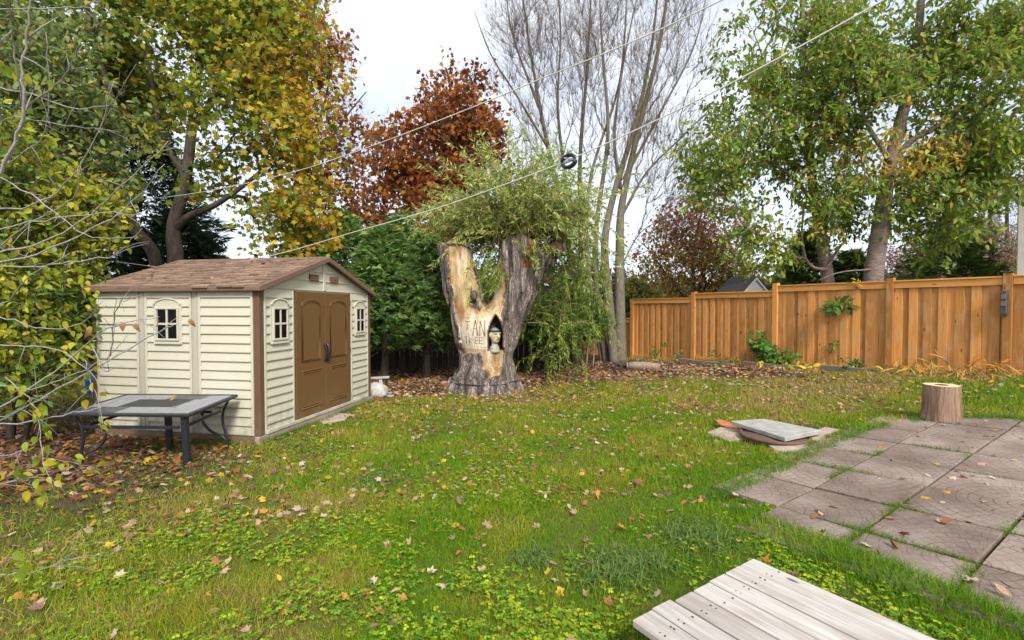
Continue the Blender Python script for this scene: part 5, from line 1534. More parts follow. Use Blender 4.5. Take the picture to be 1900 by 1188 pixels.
cedar('small dark cedar in the gap right of the willow', 1010, 13.0, 560, .9, 2200, CD, 6)
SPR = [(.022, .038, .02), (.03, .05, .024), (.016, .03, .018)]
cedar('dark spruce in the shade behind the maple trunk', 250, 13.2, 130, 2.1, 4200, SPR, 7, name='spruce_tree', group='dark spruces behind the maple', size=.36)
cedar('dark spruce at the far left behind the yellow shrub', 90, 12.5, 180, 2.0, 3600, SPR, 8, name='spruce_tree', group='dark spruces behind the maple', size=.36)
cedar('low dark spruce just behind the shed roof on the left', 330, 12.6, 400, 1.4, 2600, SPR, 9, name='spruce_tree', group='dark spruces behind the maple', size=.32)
BUSH = [(.07, .115, .024), (.09, .135, .028), (.05, .085, .022)]
cedar('dark green bush behind the fence right of the white gable', 1500, 16.5, 430, 1.25, 2600, BUSH, 10, name='evergreen_bush', group='evergreen bushes behind the fence', size=.34)
cedar('green bush low behind the fence between the cherry trunks', 1580, 15.5, 470, 1.1, 1800, BUSH, 11, name='evergreen_bush', group='evergreen bushes behind the fence', size=.3)
cedar('dark green bush behind the fence right of the thick cherry', 1760, 16.0, 400, 1.5, 2600, BUSH, 12, name='evergreen_bush', group='evergreen bushes behind the fence', size=.32)
cedar('dark green bush in the distance between bare trees and bronze tree', 1180, 24, 520, 1.6, 1500, BUSH, 13, name='evergreen_bush', group='evergreen bushes behind the fence', size=.4)

# ---- leafy shrubs left of the shed
def yshrub(P):
    n = len(P); c = pick([(.22, .24, .025), (.31, .30, .028), (.14, .19, .025), (.38, .32, .03)], n, [3, 3, 3, 1.5])
    m = noise3(P, 1.1, 3) + .15 * rng.normal(size=n) < .33; c[m] = pick(Gr, int(m.sum()))
    return c
A = ell_points([PE(60, 420, 6.8, 130, 120, .9), PE(60, 560, 6.4, 110, 90, .8), PE(120, 500, 6.9, 70, 90, .5), PE(-60, 500, 6.2, 130, 180, .9), PE(60, 640, 6.2, 80, 70, .6), PE(-80, 300, 6.4, 150, 150, .9), PE(30, 700, 5.9, 80, 60, .5, 1.5), PE(120, 600, 6.6, 55, 80, .4, 1.5), PE(150, 420, 7.4, 60, 90, .5, 1.3)], 1150, .32, 1.3, 22)
make_tree('yellow_leaf_shrub', 'tall yellow green shrub filling the left side beside the shed', (at(20, 700, 6.4)[0], 6.4, 0), [TR([(20, 830), (25, 700), (40, 560), (60, 400), (70, 320)], 6.4, .05, .015), TR([(-20, 830), (-40, 650), (-60, 480), (-70, 320)], 6.3, .045, .015), TR([(40, 830), (80, 700), (110, 580), (130, 470)], 6.4, .035, .01)],
          A, M_BARKD, yshrub, 'shrub', None, bf=.4, per=4, tlen=.3, lper=4, lsize=.11, tmpl=T_OVAL, tipr=.004, free=.1, jit=.05, droop=.5)
def gshrub(P):
    n = len(P); c = pick([(.14, .185, .06), (.11, .16, .04), (.20, .23, .09)], n)
    m = rng.random(n) < .15; c[m] = pick([(.25, .24, .04)], int(m.sum()))
    return c
A = ell_points([PE(150, 240, 8.2, 90, 90, .9), PE(70, 200, 8, 110, 120, 1), PE(180, 320, 8.4, 60, 50, .6), PE(0, 120, 7.6, 120, 140, 1), PE(60, 40, 8, 110, 90, .9, .7)], 420, .36, 1.1, 25)
make_tree('lilac_shrub', 'tall grey green shrub above the yellow one at the left edge', (at(90, 640, 8.2)[0], 8.2, 0), [TR([(80, 760), (95, 560), (110, 400), (120, 260), (130, 180)], 8.2, .06, .02), TR([(50, 760), (40, 500), (40, 280), (20, 120)], 8.1, .06, .02)],
          A, M_BARKD, gshrub, 'shrub', None, bf=.4, per=4, tlen=.35, lper=4, lsize=.12, tmpl=T_OVAL, tipr=.005, free=.3, jit=.06, droop=.8)

# ================================================================ FOREGROUND WHIPS (bare arching shrub at the left)
whip = thing('arching_shrub', 'bare pale arching twigs with bright yellow green leaves in the near left', 'shrub', (-4.3, 3.6, 0))
WB0 = np.array((-4.3, 3.6, 0))
wa = Acc(); leafpos = []
WH_ = [  # (pixels, distance, radius)
    ([(-60, 420), (0, 320), (32, 250), (45, 190), (40, 120), (55, 40), (60, -40)], 3.9, .017), ([(45, 200), (95, 165), (130, 120), (150, 82)], 3.8, .008), ([(42, 195), (30, 120), (18, 40), (12, -20)], 3.8, .008),
    ([(-60, 480), (60, 455), (150, 410), (225, 345), (312, 262)], 3.7, .009), ([(-60, 500), (70, 470), (190, 415), (255, 365), (305, 305)], 3.9, .009), ([(-60, 390), (60, 380), (130, 330), (185, 240), (212, 150)], 4.1, .008),
    ([(-60, 300), (40, 350), (110, 400), (170, 440), (250, 440)], 4.0, .007), ([(-60, 440), (80, 408), (190, 396), (262, 398)], 3.6, .006), ([(-60, 150), (60, 175), (130, 200), (200, 195), (232, 168)], 3.9, .006),
    ([(-60, 20), (60, 16), (140, 14), (188, 2)], 3.8, .006), ([(-60, 250), (30, 220), (120, 232), (220, 245)], 4.0, .005), ([(-60, 490), (40, 495), (130, 488), (215, 470), (262, 425)], 3.8, .007),
    ([(-80, 800), (20, 745), (100, 690), (160, 640), (210, 605), (295, 588)], 3.8, .009), ([(-80, 820), (40, 760), (120, 715), (200, 672), (290, 618), (332, 602)], 3.9, .009), ([(-80, 700), (40, 722), (110, 705), (190, 668), (238, 620)], 3.7, .006),
    ([(-80, 790), (60, 782), (150, 765), (240, 735)], 3.6, .007), ([(-80, 860), (30, 840), (60, 815)], 3.6, .006), ([(-80, 905), (20, 893), (70, 885)], 3.5, .006), ([(-80, 640), (30, 640), (110, 650), (165, 690), (195, 730)], 3.8, .006),
    ([(-80, 600), (0, 565), (60, 510), (130, 470)], 4.0, .007), ([(170, 640), (200, 690), (215, 560), (222, 565)], 3.8, .004), ([(205, 660), (212, 600), (222, 562), (238, 556)], 3.8, .006),
    ([(-80, 560), (10, 590), (80, 610), (150, 600), (190, 560)], 4.0, .006), ([(-80, 520), (20, 440), (90, 395), (140, 360), (150, 300)], 4.0, .007), ([(-80, 330), (20, 300), (80, 250), (90, 170), (85, 60)], 4.2, .007),
    ([(-60, 1070), (60, 1060), (110, 1045), (145, 1035)], 2.6, .004), ([(10, 700), (70, 760), (75, 830), (98, 905)], 3.5, .004), ([(75, 850), (130, 858), (185, 872)], 3.5, .003), ([(155, 665), (172, 715), (192, 790)], 3.6, .003), ([(-80, 760), (10, 770), (60, 740), (90, 735)], 3.5, .004)]
for pts, Y, r in WH_:
    n = len(pts); Ys = Y + np.linspace(.25, -.25, n)
    P = smooth_line([at(p[0], p[1], y) for p, y in zip(pts, Ys)], 5); P[1:-1] += .006 * rng.normal(size=(len(P) - 2, 3))
    V, T, Q = tube(P, np.linspace(r, r * .35, len(P)), 5, cap=True); wa.add(V, T, Q)
    if len(P) > 8:                                          # side spurs
        for _ in range(5):
            i = rng.integers(3, len(P) - 1); d = unit((P[i] - P[i - 1])[None])[0]; e = unit((d + .8 * rng.normal(size=3))[None])[0] * rng.uniform(.08, .3)
            q = np.array([P[i], P[i] + e * .5 + (0, 0, .01), P[i] + e]); V, T, Q = tube(q, [r * .4, r * .3, r * .15], 4); wa.add(V, T, Q)
# lower stems tie the whips to the ground
for px, py, Y in ((-60, 420, 4.1), (-60, 480, 3.9), (-80, 800, 3.9), (-60, 300, 4.2), (-80, 600, 4.2), (-60, 150, 4.1), (-60, 20, 4.0), (-60, 390, 4.3), (-80, 860, 3.8)):
    e = at(px, py, Y); b = WB0 + np.array((rng.uniform(-.35, .15), rng.uniform(-.2, .4), 0))
    P = smooth_line([b, b + (e - b) * .5 + np.array((-.12, 0, .12)), e], 6); V, T, Q = tube(P, np.linspace(.022, .012, len(P)), 6); wa.add(V, T, Q)
wa.build('stems', M_WHIP, whip, True, WB0)
M_YLEAF = []
for i_, c_ in enumerate([(.30, .36, .03), (.42, .42, .035), (.22, .30, .03), (.52, .42, .03)]):
    k = N('lime_leaf'); nz_ = k.noise(k.coord(rand=9.0), 25, 3); c = k.mix(1.0, c_, k.ramp(nz_, [(.3, .75), (.7, 1.2)]), 'MULTIPLY')
    b = k.bsdf(c, .45, .4); t = k.new('ShaderNodeBsdfTranslucent'); k.put(t.inputs['Color'], c); mx = k.new('ShaderNodeMixShader'); mx.inputs[0].default_value = .4
    k.l.new(b, mx.inputs[1]); k.l.new(t.outputs[0], mx.inputs[2]); M_YLEAF.append(k.done(mx.outputs[0]))
def oval_leaf(mat, curl):
    V, F = [], []
    prof_ = [(0, .02), (.12, .2), (.3, .3), (.55, .27), (.8, .14), (1, .0)]
    for t, w in prof_: V += [(t, -w, .10 * w - curl * t * t), (t, 0, -curl * t * t - .02), (t, w, .10 * w - curl * t * t)]
    for i in range(len(prof_) - 1):
        a = i * 3
        F += [(a, a + 1, a + 4, a + 3), (a + 1, a + 2, a + 5, a + 4)]
    me = mesh_np('leaf', np.array(V), [np.array(F)], mat, None, True)
    return me
LM = [oval_leaf(m, c) for m in M_YLEAF for c in (.08, .3)]
sprigs = [([(160, 668), (168, 690), (180, 720), (190, 752), (197, 790)], 3.55, 16), ([(70, 770), (76, 800), (70, 840), (88, 880), (98, 912)], 3.45, 26), ([(80, 850), (120, 852), (150, 862), (188, 874)], 3.45, 14), ([(0, 690), (30, 715), (60, 745), (75, 772)], 3.5, 16),
          ([(10, 1035), (30, 1050), (50, 1070)], 2.6, 6), ([(-10, 520), (40, 540), (90, 520), (140, 520), (170, 545)], 4.6, 34), ([(60, 450), (110, 470), (150, 500), (165, 560)], 4.7, 30), ([(20, 590), (70, 600), (110, 590), (150, 610)], 4.5, 26),
          ([(0, 130), (40, 120), (70, 140)], 3.9, 14), ([(120, 640), (150, 655), (175, 640)], 4.2, 10), ([(-10, 880), (30, 870), (60, 905)], 3.3, 12), ([(40, 940), (75, 915), (90, 930)], 3.4, 8)]
for pts, Y, n in sprigs:
    P = smooth_line([at(p[0], p[1], Y + .02 * i) for i, p in enumerate(pts)], 6)
    for _ in range(n):
        q = P[rng.integers(0, len(P))] + rng.normal(size=3) * .035
        o = bpy.data.objects.new('leaf', LM[rng.integers(0, len(LM))]); s = rng.uniform(.05, .085)
        o.scale = (s, s, s); o.location = q - WB0
        o.rotation_euler = (rng.normal() * .6, rng.uniform(.1, 1.3), rng.uniform(-1.2, 3.0)); link(o, whip)
# curled dry leaves caught on the twigs
M_DRY = plain('dry_leaf', (.45, .22, .10), .7, .3, .35, 20)
dry = oval_leaf(M_DRY, .9)
for px, py in ((228, 598), (293, 592), (352, 592), (150, 615), (165, 612), (250, 600)):
    o = bpy.data.objects.new('dry_leaf', dry); s = .06; o.scale = (s, s * 1.2, s); o.location = at(px, py, 3.75) - WB0; o.rotation_euler = (rng.normal(), 1.2, rng.normal()); link(o, whip)

# ================================================================ LAWN
M_GRASS = leaf_mat('grass_blade', .42, .5, 1.26)
def sample_fan(n, r0, r1, pwr, half=58):
    u = rng.random(n); a = pwr + 1
    r = (r0 ** a + u * (r1 ** a - r0 ** a)) ** (1 / a)
    t = np.radians(rng.uniform(-half, half, n))
    return r * np.sin(t), r * np.cos(t), r
def lawn_tone(x, y):
    """0 lush green .. 1 straw"""
    a = noise2(x, y, .55, 3) * .7 + noise2(x, y, 1.7, 4) * .5 + noise2(x, y, 5, 5) * .25 - .70
    far = np.clip((y - 5.6) / 3.0, 0, 1) * .22
    left = np.clip((-1.2 - x) / 2, 0, 1) * np.clip((6.0 - y) / 2.5, 0, 1) * .25
    right = np.clip((x - .6) / 2.0, 0, 1) * np.clip((9 - y) / 3, 0, 1) * -.22
    return a + far + left + right + .11
def lawn_colour(x, y):
    n = len(x); t = lawn_tone(x, y) + .13 * rng.normal(size=n)
    c = pick([(.12, .25, .010), (.165, .295, .012), (.095, .20, .012)], n)
    m = t > .0; c[m] = pick([(.24, .30, .012), (.30, .335, .016), (.19, .265, .012)], int(m.sum()))
    m = t > .15; c[m] = pick([(.31, .305, .03), (.35, .31, .055), (.25, .265, .028)], int(m.sum()))
    m = t > .30; c[m] = pick([(.43, .335, .13), (.34, .25, .095), (.29, .24, .06)], int(m.sum()))
    return c
ga = Acc()
x, y, r = sample_fan(620000, 1.7, 19, -.62)
keep = rng.random(len(x)) < lawn_prob(x, y) * np.clip(.35 + 1.5 * noise2(x, y, 2.6, 8) - .25 * np.clip(lawn_tone(x, y) * 3, 0, 1), .12, 1)
x, y, r = x[keep], y[keep], r[keep]; n = len(x)
hgt = (.028 + .03 * rng.random(n)) * (.45 + 1.25 * noise2(x, y, 1.9, 12)) * (1 + .25 * np.clip(r / 10, 0, 1))
lean = rng.normal(size=(n, 3)) * .55; lean[:, 2] = 1
wid = np.clip(.0022 + .00075 * r, .003, .012) * rng.uniform(.7, 1.4, n)
P = np.stack([x, y, gz(x, y) - .004 + .036 * on_paver(x, y)], 1)
leaves(ga, P, unit(lean), rdir(n, 0, .2), hgt * 1.25, T_TRI, lawn_colour(x, y), wid / (hgt * 1.25))
# tufts in the patio joints and along its edge
jt = []
for i, j, c in cells:
    for (o_, d_) in ((-U * .3 - Wd * .3, U), (-U * .3 - Wd * .3, Wd)):
        t = rng.random(900) * .6; q = (c + o_)[None] + t[:, None] * d_[None] + rng.normal(size=(900, 2)) * .012; jt.append(q)
jt = np.concatenate(jt); nzv = noise2(jt[:, 0], jt[:, 1], 3.0, 31) + .35 * (noise2(jt[:, 0], jt[:, 1], .9, 32) - .5)
w_ = np.clip((nzv - .60) * 5, 0, 1); w_ = np.where(jt[:, 0] < 2.6, np.clip((nzv - .42) * 5, 0, 1), w_)
jt = jt[rng.random(len(jt)) < w_]; jt = jt + rng.normal(size=jt.shape) * .018
n = len(jt); lean = rng.normal(size=(n, 3)) * .7; lean[:, 2] = 1
leaves(ga, np.stack([jt[:, 0], jt[:, 1], gz(jt[:, 0], jt[:, 1]) + .015], 1), unit(lean), rdir(n, 0, .2), rng.uniform(.03, .07, n), T_TRI, pick([(.08, .19, .02), (.13, .22, .025), (.2, .22, .04)], n), .10)
# longer fringe along the patio's and slab's edges
pe = np.array(PATIO + PATIO[:1]); fr = []
for a, b in zip(pe[:-1], pe[1:]):
    L_ = np.linalg.norm(b - a)
    if L_ > 3.2: continue
    k = int(L_ * 2600); t = rng.random((k, 1)); fr.append(a + (b - a) * t + rng.normal(size=(k, 2)) * .05)
fr = np.concatenate(fr); fr = fr[noise2(fr[:, 0], fr[:, 1], 4, 44) > .36]; n = len(fr); lean = rng.normal(size=(n, 3)) * .6; lean[:, 2] = 1
leaves(ga, np.stack([fr[:, 0], fr[:, 1], gz(fr[:, 0], fr[:, 1])], 1), unit(lean), rdir(n, 0, .2), rng.uniform(.04, .09, n), T_TRI, pick([(.06, .17, .018), (.09, .20, .02), (.12, .2, .03)], n), .085)
# fringe against the shed base, platform and log
def fringe(a, b, n, hmax, sd=.03):
    a, b = np.array(a), np.array(b); t = rng.random((n, 1)); q = a + (b - a) * t + rng.normal(size=(n, 2)) * sd
    lean = rng.normal(size=(n, 3)) * .5; lean[:, 2] = 1
    leaves(ga, np.stack([q[:, 0], q[:, 1], gz(q[:, 0], q[:, 1])], 1), unit(lean), rdir(n, 0, .2), rng.uniform(.03, hmax, n), T_TRI, pick([(.07, .16, .02), (.1, .19, .025), (.15, .2, .03)], n), .09)
fringe(SHED_C + np.array((.08, -.05)), SHED_C + SE1 * SW + np.array((.1, 0)), 2600, .09)
fringe(SHED_C + np.array((-.2, -.12)), SHED_C + SE2 * .9 + np.array((0, -.12)), 900, .08)
fringe((1.38, 2.76), (.5, 2.19), 3500, .085); fringe((1.42, 2.72), (2.44, 1.14), 4500, .085)
go = ga.build('grass', M_GRASS)
tag(go, 'patchy green and straw coloured lawn grass', None, kind='stuff')
# clover
ca = Acc(); x, y, r = sample_fan(42000, 1.8, 7.5, -.7, 52)
dens = np.clip((noise2(x, y, 1.1, 61) - .42) * 4, 0, 1) * np.clip((noise2(x, y, 4, 62) - .2) * 3, 0, 1)
keep = (rng.random(len(x)) < dens * lawn_prob(x, y)) & (y < 6.3); x, y = x[keep], y[keep]; n = len(x)
hz_ = gz(x, y) + rng.uniform(.02, .045, n); a0 = rng.random(n) * 6.28
tone = lawn_tone(x, y)[:, None]
cc_ = pick([(.17, .29, .02), (.26, .36, .024), (.33, .38, .03), (.10, .21, .024)], n)
for k in range(3):
    a = a0 + k * 2.094; D = np.stack([np.cos(a), np.sin(a), .15 * rng.normal(size=n)], 1)
    leaves(ca, np.stack([x, y, hz_], 1), D, unit(np.array((0, 0, 1.0)) + .3 * rng.normal(size=(n, 3))), rng.uniform(.015, .027, n), T_DIAM, cc_, 1.25)
tag(ca.build('clover', M_GRASS), 'clover and small weeds growing through the lawn', None, kind='stuff')
# coarse dark tufts, each a plant
def tuft(px, py, rad, n, lab, cols=((.09, .17, .03), (.12, .20, .04), (.18, .24, .07)), hh=.16):
    c = G(px, py); a_ = Acc(); q = rng.normal(size=(n, 2)) * rad * .5
    th_ = rng.random(n) * 6.28
    L_ = hh * rng.uniform(.5, 1.2, n)
    st = np.stack([q[:, 0], q[:, 1], np.zeros(n)], 1); st[:, 2] = gz(c[0] + q[:, 0], c[1] + q[:, 1]) - c[2]
    d = np.stack([np.cos(th_) * .8 + q[:, 0] * 3, np.sin(th_) * .8 + q[:, 1] * 3, np.full(n, 1.0)], 1)
    S = strands(st, d, L_, np.full(n, 1.3), 4)
    col = pick(cols, n); w0 = .0045; sd_ = unit(np.cross(unit(d), np.array((0, 0, 1.0))))
    for k in range(4):
        wa_, wb_ = w0 * (1 - k * .22), w0 * (1 - (k + 1) * .22)
        V = np.stack([S[:, k] - sd_ * wa_, S[:, k] + sd_ * wa_, S[:, k + 1] + sd_ * wb_, S[:, k + 1] - sd_ * wb_], 1).reshape(-1, 3)
        a_.add(V, None, np.arange(n * 4).reshape(-1, 4), np.repeat(col, 4, 0))
    o = a_.build('grass_tuft', M_GRASS); o.location = c
    tag(o, lab, 'grass tuft', 'coarse grass tufts in the lawn')
tuft(1140, 1062, .22, 650, 'large coarse dark grass tuft left of the wooden platform')
tuft(1300, 1000, .26, 700, 'broad coarse grass tuft between platform and patio corner')
tuft(985, 1040, .14, 260, 'smaller coarse grass tuft on the open lawn before the large one', hh=.12)
tuft(700, 890, .24, 500, 'soft coarse grass tuft on the lawn in front of the shed doors', hh=.10)
tuft(1210, 1050, .14, 240, 'coarse grass tuft touching the right side of the large one', hh=.14)

# ================================================================ FALLEN LEAVES
LCOL = [(.42, .27, .165), (.33, .12, .05), (.52, .33, .03), (.20, .105, .07), (.50, .38, .29), (.45, .20, .045)]
LNAME = ['tan', 'rust brown', 'yellow', 'dark brown', 'pale buff', 'orange']
M_FALL = leaf_mat('fallen_leaf', .15, .6)
def fallen(acc, x, y, zoff, size, cols, curl=.5):
    n = len(x); th_ = rng.random(n) * 6.28
    D = np.stack([np.cos(th_), np.sin(th_), rng.normal(size=n) * curl * .5], 1)
    Nn = unit(np.array((0, 0, 1.0)) + curl * rng.normal(size=(n, 3)))
    leaves(acc, np.stack([x, y, gz(x, y) + zoff], 1), D, Nn, size, T_MAPLE, cols, rng.uniform(.55, 1.0, n))
fa = Acc()
# heavy litter along the back and under the shrubs
def poly_fill(poly, n):
    p = np.array(poly); lo, hi = p.min(0), p.max(0); q = lo + (hi - lo) * rng.random((n * 4, 2))
    q = q + 0; m = in_poly(q[:, 0] + .25 * rng.normal(size=len(q)), q[:, 1] + .25 * rng.normal(size=len(q)), poly); return q[m][:n]
q = poly_fill(LITTER, 7000); fallen(fa, q[:, 0], q[:, 1], rng.uniform(.005, .05, len(q)), rng.uniform(.05, .10, len(q)), pick(LCOL, len(q), [4, 3, .6, 3, 2.5, 1]) * .9)
q = np.stack([rng.uniform(-4.5, 3.2, 3500), rng.uniform(10.8, 13.4, 3500)], 1); q = q[~in_poly(q[:, 0], q[:, 1], SHED_POLY)]
fallen(fa, q[:, 0], q[:, 1], .02, rng.uniform(.06, .10, len(q)), pick(LCOL, len(q), [3, 3, .5, 4, 2, 1]) * .85)
q = poly_fill([(-7.5, 4.0), (-3.4, 4.4), (-3.3, 6.0), (-7.5, 7.2)], 1700); q = q[~in_poly(q[:, 0], q[:, 1], SHED_POLY)]
fallen(fa, q[:, 0], q[:, 1], rng.uniform(.005, .04, len(q)), rng.uniform(.05, .10, len(q)), pick(LCOL, len(q), [2, 4, 1.2, 4, .5, 2.5]) * .85)
q = poly_fill(SOIL, 1500); q = q[~in_poly(q[:, 0], q[:, 1], SHED_POLY)]; fallen(fa, q[:, 0], q[:, 1], .01, rng.uniform(.04, .08, len(q)), pick(LCOL, len(q), [3, 3, .6, 4, 1.5, 1.2]) * .85)
# scattered over the lawn
x, y, r = sample_fan(26000, 4.3, 15, .25, 55)
keep = rng.random(len(x)) < (lawn_prob(x, y) * np.clip(.08 + 1.6 * noise2(x, y, .8, 71) * noise2(x, y, 2.3, 72) + .45 * (y > 7.5), 0, 1)); x, y = x[keep], y[keep]; n = len(x)
fallen(fa, x, y, rng.uniform(.004, .040, n), rng.uniform(.035, .08, n), pick(LCOL, n, [4, 2.2, 1.1, 2.6, 2.2, 1.4]), .6)
x, y = rng.uniform(3.0, 9, 260), rng.uniform(2, 6.4, 260); keep = in_poly(x, y, PATIO) & (np.hypot(x, y) > 4.4); x, y = x[keep], y[keep]
fallen(fa, x, y, .045, rng.uniform(.04, .075, len(x)), pick(LCOL, len(x), [3, 2, 1, 2, 3, 1]), .35)
tag(fa.build('leaf_litter', M_FALL), 'scattered fallen autumn leaves over lawn and garden edges', None, kind='stuff')
# the nearest leaves one by one
def fallen_mesh(kind, ci):
    k = N('fallen_leaf_' + LNAME[ci].replace(' ', '_')); c0 = LCOL[ci]
    nz_ = k.noise(k.coord(rand=17.0), 14, 4); c = k.mix(1.0, c0, k.ramp(nz_, [(.3, .6), (.7, 1.2)]), 'MULTIPLY'); m = k.done(k.bsdf(c, .6, .3))
    out = []
    for curl in (.5, 1.1, 1.8):
        if kind == 'maple':
            tv, tf = T_MAPLE; V = tv.copy(); V[:, 2] = curl * .35 * (V[:, 1] ** 2) * 1.6 + .18 * curl * (V[:, 0] - .4) ** 2; V[:, 1] *= (1 - .12 * curl); out.append(mesh_np('fallen_leaf', V, [tf], m, None, False))
        else:
            V, F = [], []; prof_ = [(0, .02), (.12, .14), (.35, .24), (.6, .21), (.82, .1), (1, .0)]
            for t, w in prof_: V += [(t, -w * (1 - .2 * curl), curl * w * .7 + .3 * curl * (t - .5) ** 2), (t, 0, .3 * curl * (t - .5) ** 2), (t, w * (1 - .2 * curl), curl * w * .5 + .3 * curl * (t - .5) ** 2)]
            for i in range(5): a = i * 3; F += [(a, a + 1, a + 4, a + 3), (a + 1, a + 2, a + 5, a + 4)]
            out.append(mesh_np('fallen_leaf', np.array(V), [np.array(F)], m, None, True))
    return out
FM = {(k, c): fallen_mesh(k, c) for k in ('maple', 'oval') for c in range(6)}
def zone(x, y):
    if math.hypot(x - .9, y - 2.5) < 1.0: return 'close to the wooden platform'
    w = 'far left' if x < -2.4 else ('left' if x < -1.2 else ('centre left' if x < -.4 else ('centre' if x < .5 else ('centre right' if x < 1.4 else 'patio side'))))
    d = 'bottom edge' if y < 2.7 else ('front' if y < 3.3 else ('middle' if y < 3.9 else 'back'))
    return 'at the %s %s' % (w, d)
def drop(x, y, z, where, group):
    kd = 'maple' if rng.random() < .6 else 'oval'; ci = int(rng.choice(6, p=np.array([4, 2.4, 1.4, 2.6, 2.0, 1.6]) / 14.0))
    cu_ = int(rng.integers(0, 3)); o = bpy.data.objects.new('fallen_leaf', FM[(kd, ci)][cu_]); s = rng.uniform(.05, .085) * (1.15 if kd == 'oval' else 1)
    o.scale = (s, s, s); o.location = (x, y, z - (.014 if where == 'lawn' else 0)); o.rotation_euler = (rng.normal() * .45 + (math.pi if rng.random() < .35 else 0), rng.normal() * .35, rng.random() * 6.28)
    link(o); tag(o, '%s%s %s %s leaf on the %s%s' % ('large ' if s > .075 else ('small ' if s < .06 else ''), ('flat', 'curled', 'tightly curled')[cu_], LNAME[ci], 'lobed' if kd == 'maple' else 'oval', where, (' ' + zone(x, y)) if where == 'lawn' else ((' near the lawn' if x < 2.9 else ' at the right') if where == 'patio pavers' else '')), 'leaf', group)
x, y, r = sample_fan(700, 1.9, 4.5, .2, 50); keep = (rng.random(len(x)) < lawn_prob(x, y)) & (rng.random(len(x)) < .25 + .8 * noise2(x, y, .9, 71))
for a, b in list(zip(x[keep], y[keep]))[:210]: drop(a, b, float(gz(a, b)) + rng.uniform(.03, .05), 'lawn', 'fallen leaves on the near lawn')
cnt = 0
while cnt < 42:
    a, b = rng.uniform(1.8, 5), rng.uniform(2, 4.6)
    if in_poly(np.array([a]), np.array([b]), PATIO)[0] and math.hypot(a, b) <= 4.6: drop(a, b, float(gz(a, b)) + .05, 'patio pavers', 'fallen leaves on the patio'); cnt += 1
rm = Matrix.Translation((SHED_C[0], SHED_C[1], 0)) @ Matrix.Rotation(math.atan2(SE1[1], SE1[0]), 4, 'Z')
for s_, yy in ((.9, 2.2), (1.2, 1.9), (.5, .7), (.75, .45), (1.05, 1.35), (.3, 1.0), (1.25, .9), (.65, 1.55), (.2, .3)):
    v = rm @ Vector((ridge_x - math.cos(th) * s_, yy, EV + RISE + .085 - math.sin(th) * s_)); drop(v.x, v.y, v.z, 'shed roof', 'fallen leaves on the shed roof')
for u_, v_ in ((.1, .1), (-.2, .2), (.35, -.2)):
    v = Mt @ Vector((u_, v_, .012)); drop(v.x, v.y, v.z, 'patio table', 'fallen leaves on the patio table')

# ================================================================ PLANTS ALONG THE FENCE
def plant(name, lab, c, n, hgt, rad, lsize, cols, tmpl=T_OVAL, cat='plant', group='plants along the fence foot', lay=0.0, wide=1.0, lper=7):
    t = thing(name, lab, cat, c, 0, group); sa, la = Acc(), Acc()
    st = rng.normal(size=(n, 3)) * np.array((rad * .3, rad * .3, 0)); d = rng.normal(size=(n, 3)) * np.array((1, 1, .2)) * (rad / max(hgt, .1)) + np.array((0, 0, 1.0))
    S = strands(st, d, hgt * rng.uniform(.6, 1.15, n), np.full(n, .25 + lay), 5); strand_mesh(sa, S, np.full(n, .006)); sa.build('stem', M_SHOOT, t)
    P, T, u = strand_points(S, lper, .2); m = len(P)
    leaves(la, P, unit(rng.normal(size=(m, 3)) * .9 + T * .3 + np.array((0, -.2, -.1 - lay))), unit(np.array((0, -.4, 1.0)) + .5 * rng.normal(size=(m, 3))), lsize * rng.uniform(.6, 1.2, m), tmpl, pick(cols, m), wide)
    la.build('foliage', M_LEAF, t)
GP = [(.09, .19, .03), (.12, .22, .04), (.06, .14, .03)]; YP = [(.42, .30, .04), (.5, .38, .06), (.36, .2, .04), (.25, .25, .04)]; DP = [(.48, .30, .08), (.5, .26, .05), (.42, .32, .10)]
def fp(s, off): q = fwd(s * FUL, off, 0); return (q[0], q[1], float(gz(q[0], q[1])))
plant('climbing_vine', 'leafy green vine climbing the third fence post from the left', fp(1.93, .12), 16, .85, .25, .13, GP, T_MAPLE, lper=16)
plant('weed_plant', 'bushy green weed by the fence just right of the climbing vine', fp(2.18, .3), 20, .42, .4, .14, GP, lper=12)
plant('weed_plant', 'small green weed at the foot of the left fence bay', fp(.48, .25), 6, .55, .15, .09, GP, lper=9)
plant('weed_plant', 'low grey green weed right of the small weed in the left bay', fp(.82, .25), 6, .4, .2, .08, [(.13, .16, .07), (.2, .2, .08)])
plant('weed_plant', 'sparse weed below the second fence bay', fp(1.38, .3), 6, .42, .25, .08, [(.14, .18, .05), (.2, .2, .08), (.09, .15, .03)])
plant('weed_plant', 'sparse low weed right end of the second fence bay', fp(1.66, .35), 6, .36, .25, .08, [(.14, .2, .05), (.2, .22, .08)])
plant('hosta_plant', 'wilting yellow hosta by the fence below the climbing vine', fp(2.02, .5), 18, .32, .5, .2, YP, T_OVAL, lay=.7, lper=4, wide=.8)
plant('hosta_plant', 'wide wilting yellow hosta under the small climber', fp(2.42, .45), 34, .34, .75, .2, YP, T_OVAL, lay=.7, lper=4, wide=.8)
plant('hosta_plant', 'small yellow hosta left of the wide one by the fence', fp(2.26, .5), 20, .3, .5, .18, YP, T_OVAL, lay=.7, lper=4, wide=.8)
plant('weed_plant', 'dark green low shrublet by the second post from the lantern', fp(2.78, .32), 10, .32, .3, .10, [(.05, .10, .03), (.07, .12, .04)], lper=9)
plant('small_climber', 'sprig of green leaves growing out of the fence boards', (*fwd(2.58 * FUL, .07, 0)[:2], 1.62), 12, .34, .25, .22, GP, T_OVAL, lper=5)
plant('small_climber', 'thin yellowing sprig low on the fence below the green sprig', (*fwd(2.57 * FUL, .09, 0)[:2], .74), 6, .28, .16, .11, [(.16, .2, .04), (.25, .24, .05)], T_OVAL, lper=5)
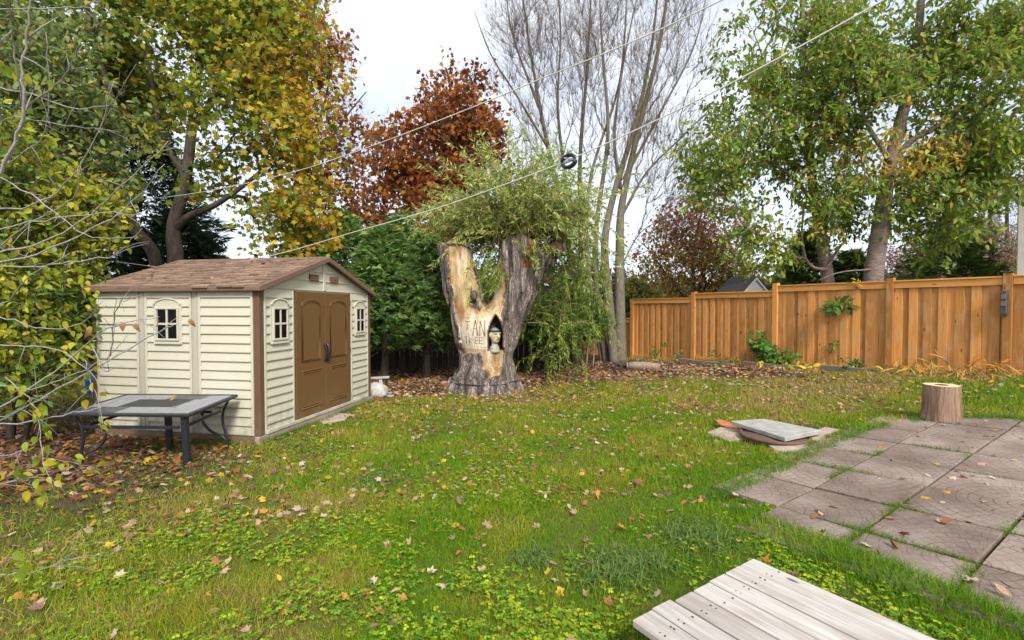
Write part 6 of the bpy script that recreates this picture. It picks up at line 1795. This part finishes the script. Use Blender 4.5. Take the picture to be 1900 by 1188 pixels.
plant('small_climber', 'few yellow leaves hanging over the top rail of the fence', (*fwd(2.75 * FUL, .06, 0)[:2], 2.12), 4, .18, .08, .12, [(.5, .42, .05), (.4, .36, .05)], T_OVAL, lper=4)
plant('daylily_plant', 'heap of collapsed straw yellow leaves at the foot of the lantern post', fp(3.6, .35), 90, .6, .8, .36, DP, T_NARROW, lay=1.0, lper=3, wide=.45)
plant('daylily_plant', 'flattened straw yellow leaves left of the larger heap', fp(3.2, .4), 54, .5, .7, .32, DP + YP[:1], T_NARROW, lay=1.1, lper=3, wide=.5)
plant('daylily_plant', 'loose yellow leaves lying right of the second post from lantern', fp(2.98, .45), 40, .36, .7, .2, YP, T_OVAL, lay=1.0, lper=3, wide=.6)
def low_bush(px, py, lab, cols, n=14, h=.6, rad=.5):
    c = G(px, py); plant('undergrowth_shrub', lab, c, n, h, rad, .12, cols, T_OVAL, 'shrub', 'undergrowth at the back', lper=9)
low_bush(985, 690, 'low yellowing undergrowth beside the willow foot', [(.10, .14, .03), (.3, .26, .04), (.07, .11, .03)])
cedar('rounded green bush filling the gap beside the bare stems', 1062, 14.2, 520, .95, 2200, BUSH, 14, name='evergreen_bush', group='bushes right of the willow', size=.28)
low_bush(1085, 672, 'small green sapling in front of the bare trees', GP, 8, .9, .25)
low_bush(1040, 676, 'dark green undergrowth below the willow curtain', [(.05, .09, .025), (.08, .12, .03)], 22, 1.0, .7)
# thin bare saplings at the back
for (px, lab) in ((1088, 'thin bare sapling left of the bare tree stems'), (1100, 'thin bare sapling close to the bare tree stems')):
    b = G(px, 684); t = thing('bare_sapling', lab, 'sapling', b, 0, 'bare saplings')
    P = np.array([(0, 0, 0), (.03, 0, .6), (-.02, 0, 1.3), (.04, 0, 2.0)]); tube_obj('stem', smooth_line(P, 4), np.linspace(.022, .006, 13), M_STICK, t, 6)
    a_ = Acc(); Pn = smooth_line(P, 4)[3:]; twigs(a_, Pn, np.tile((0, 0, 1.0), (len(Pn), 1)), 3, .45, .006, .9, .2); a_.build('twigs', M_TWIG, t)
# far wood that closes the horizon
fw = Acc(); th_ = np.radians(rng.uniform(-64, 64, 26000)); rr_ = rng.uniform(38, 52, 26000)
x, y = rr_ * np.sin(th_), rr_ * np.cos(th_); z = rng.random(26000) ** .8 * (3.0 + 2.6 * noise2(x, y, .13, 5))
leaves(fw, np.stack([x, y, z], 1), rdir(26000), rdir(26000), rng.uniform(.5, .9, 26000), T_DIAM, pick([(.05, .07, .025), (.09, .08, .03), (.12, .07, .03), (.035, .05, .025)], 26000))
tag(fw.build('distant_wood', M_LEAF), 'far mixed wood closing the view behind the gardens', None, kind='stuff')
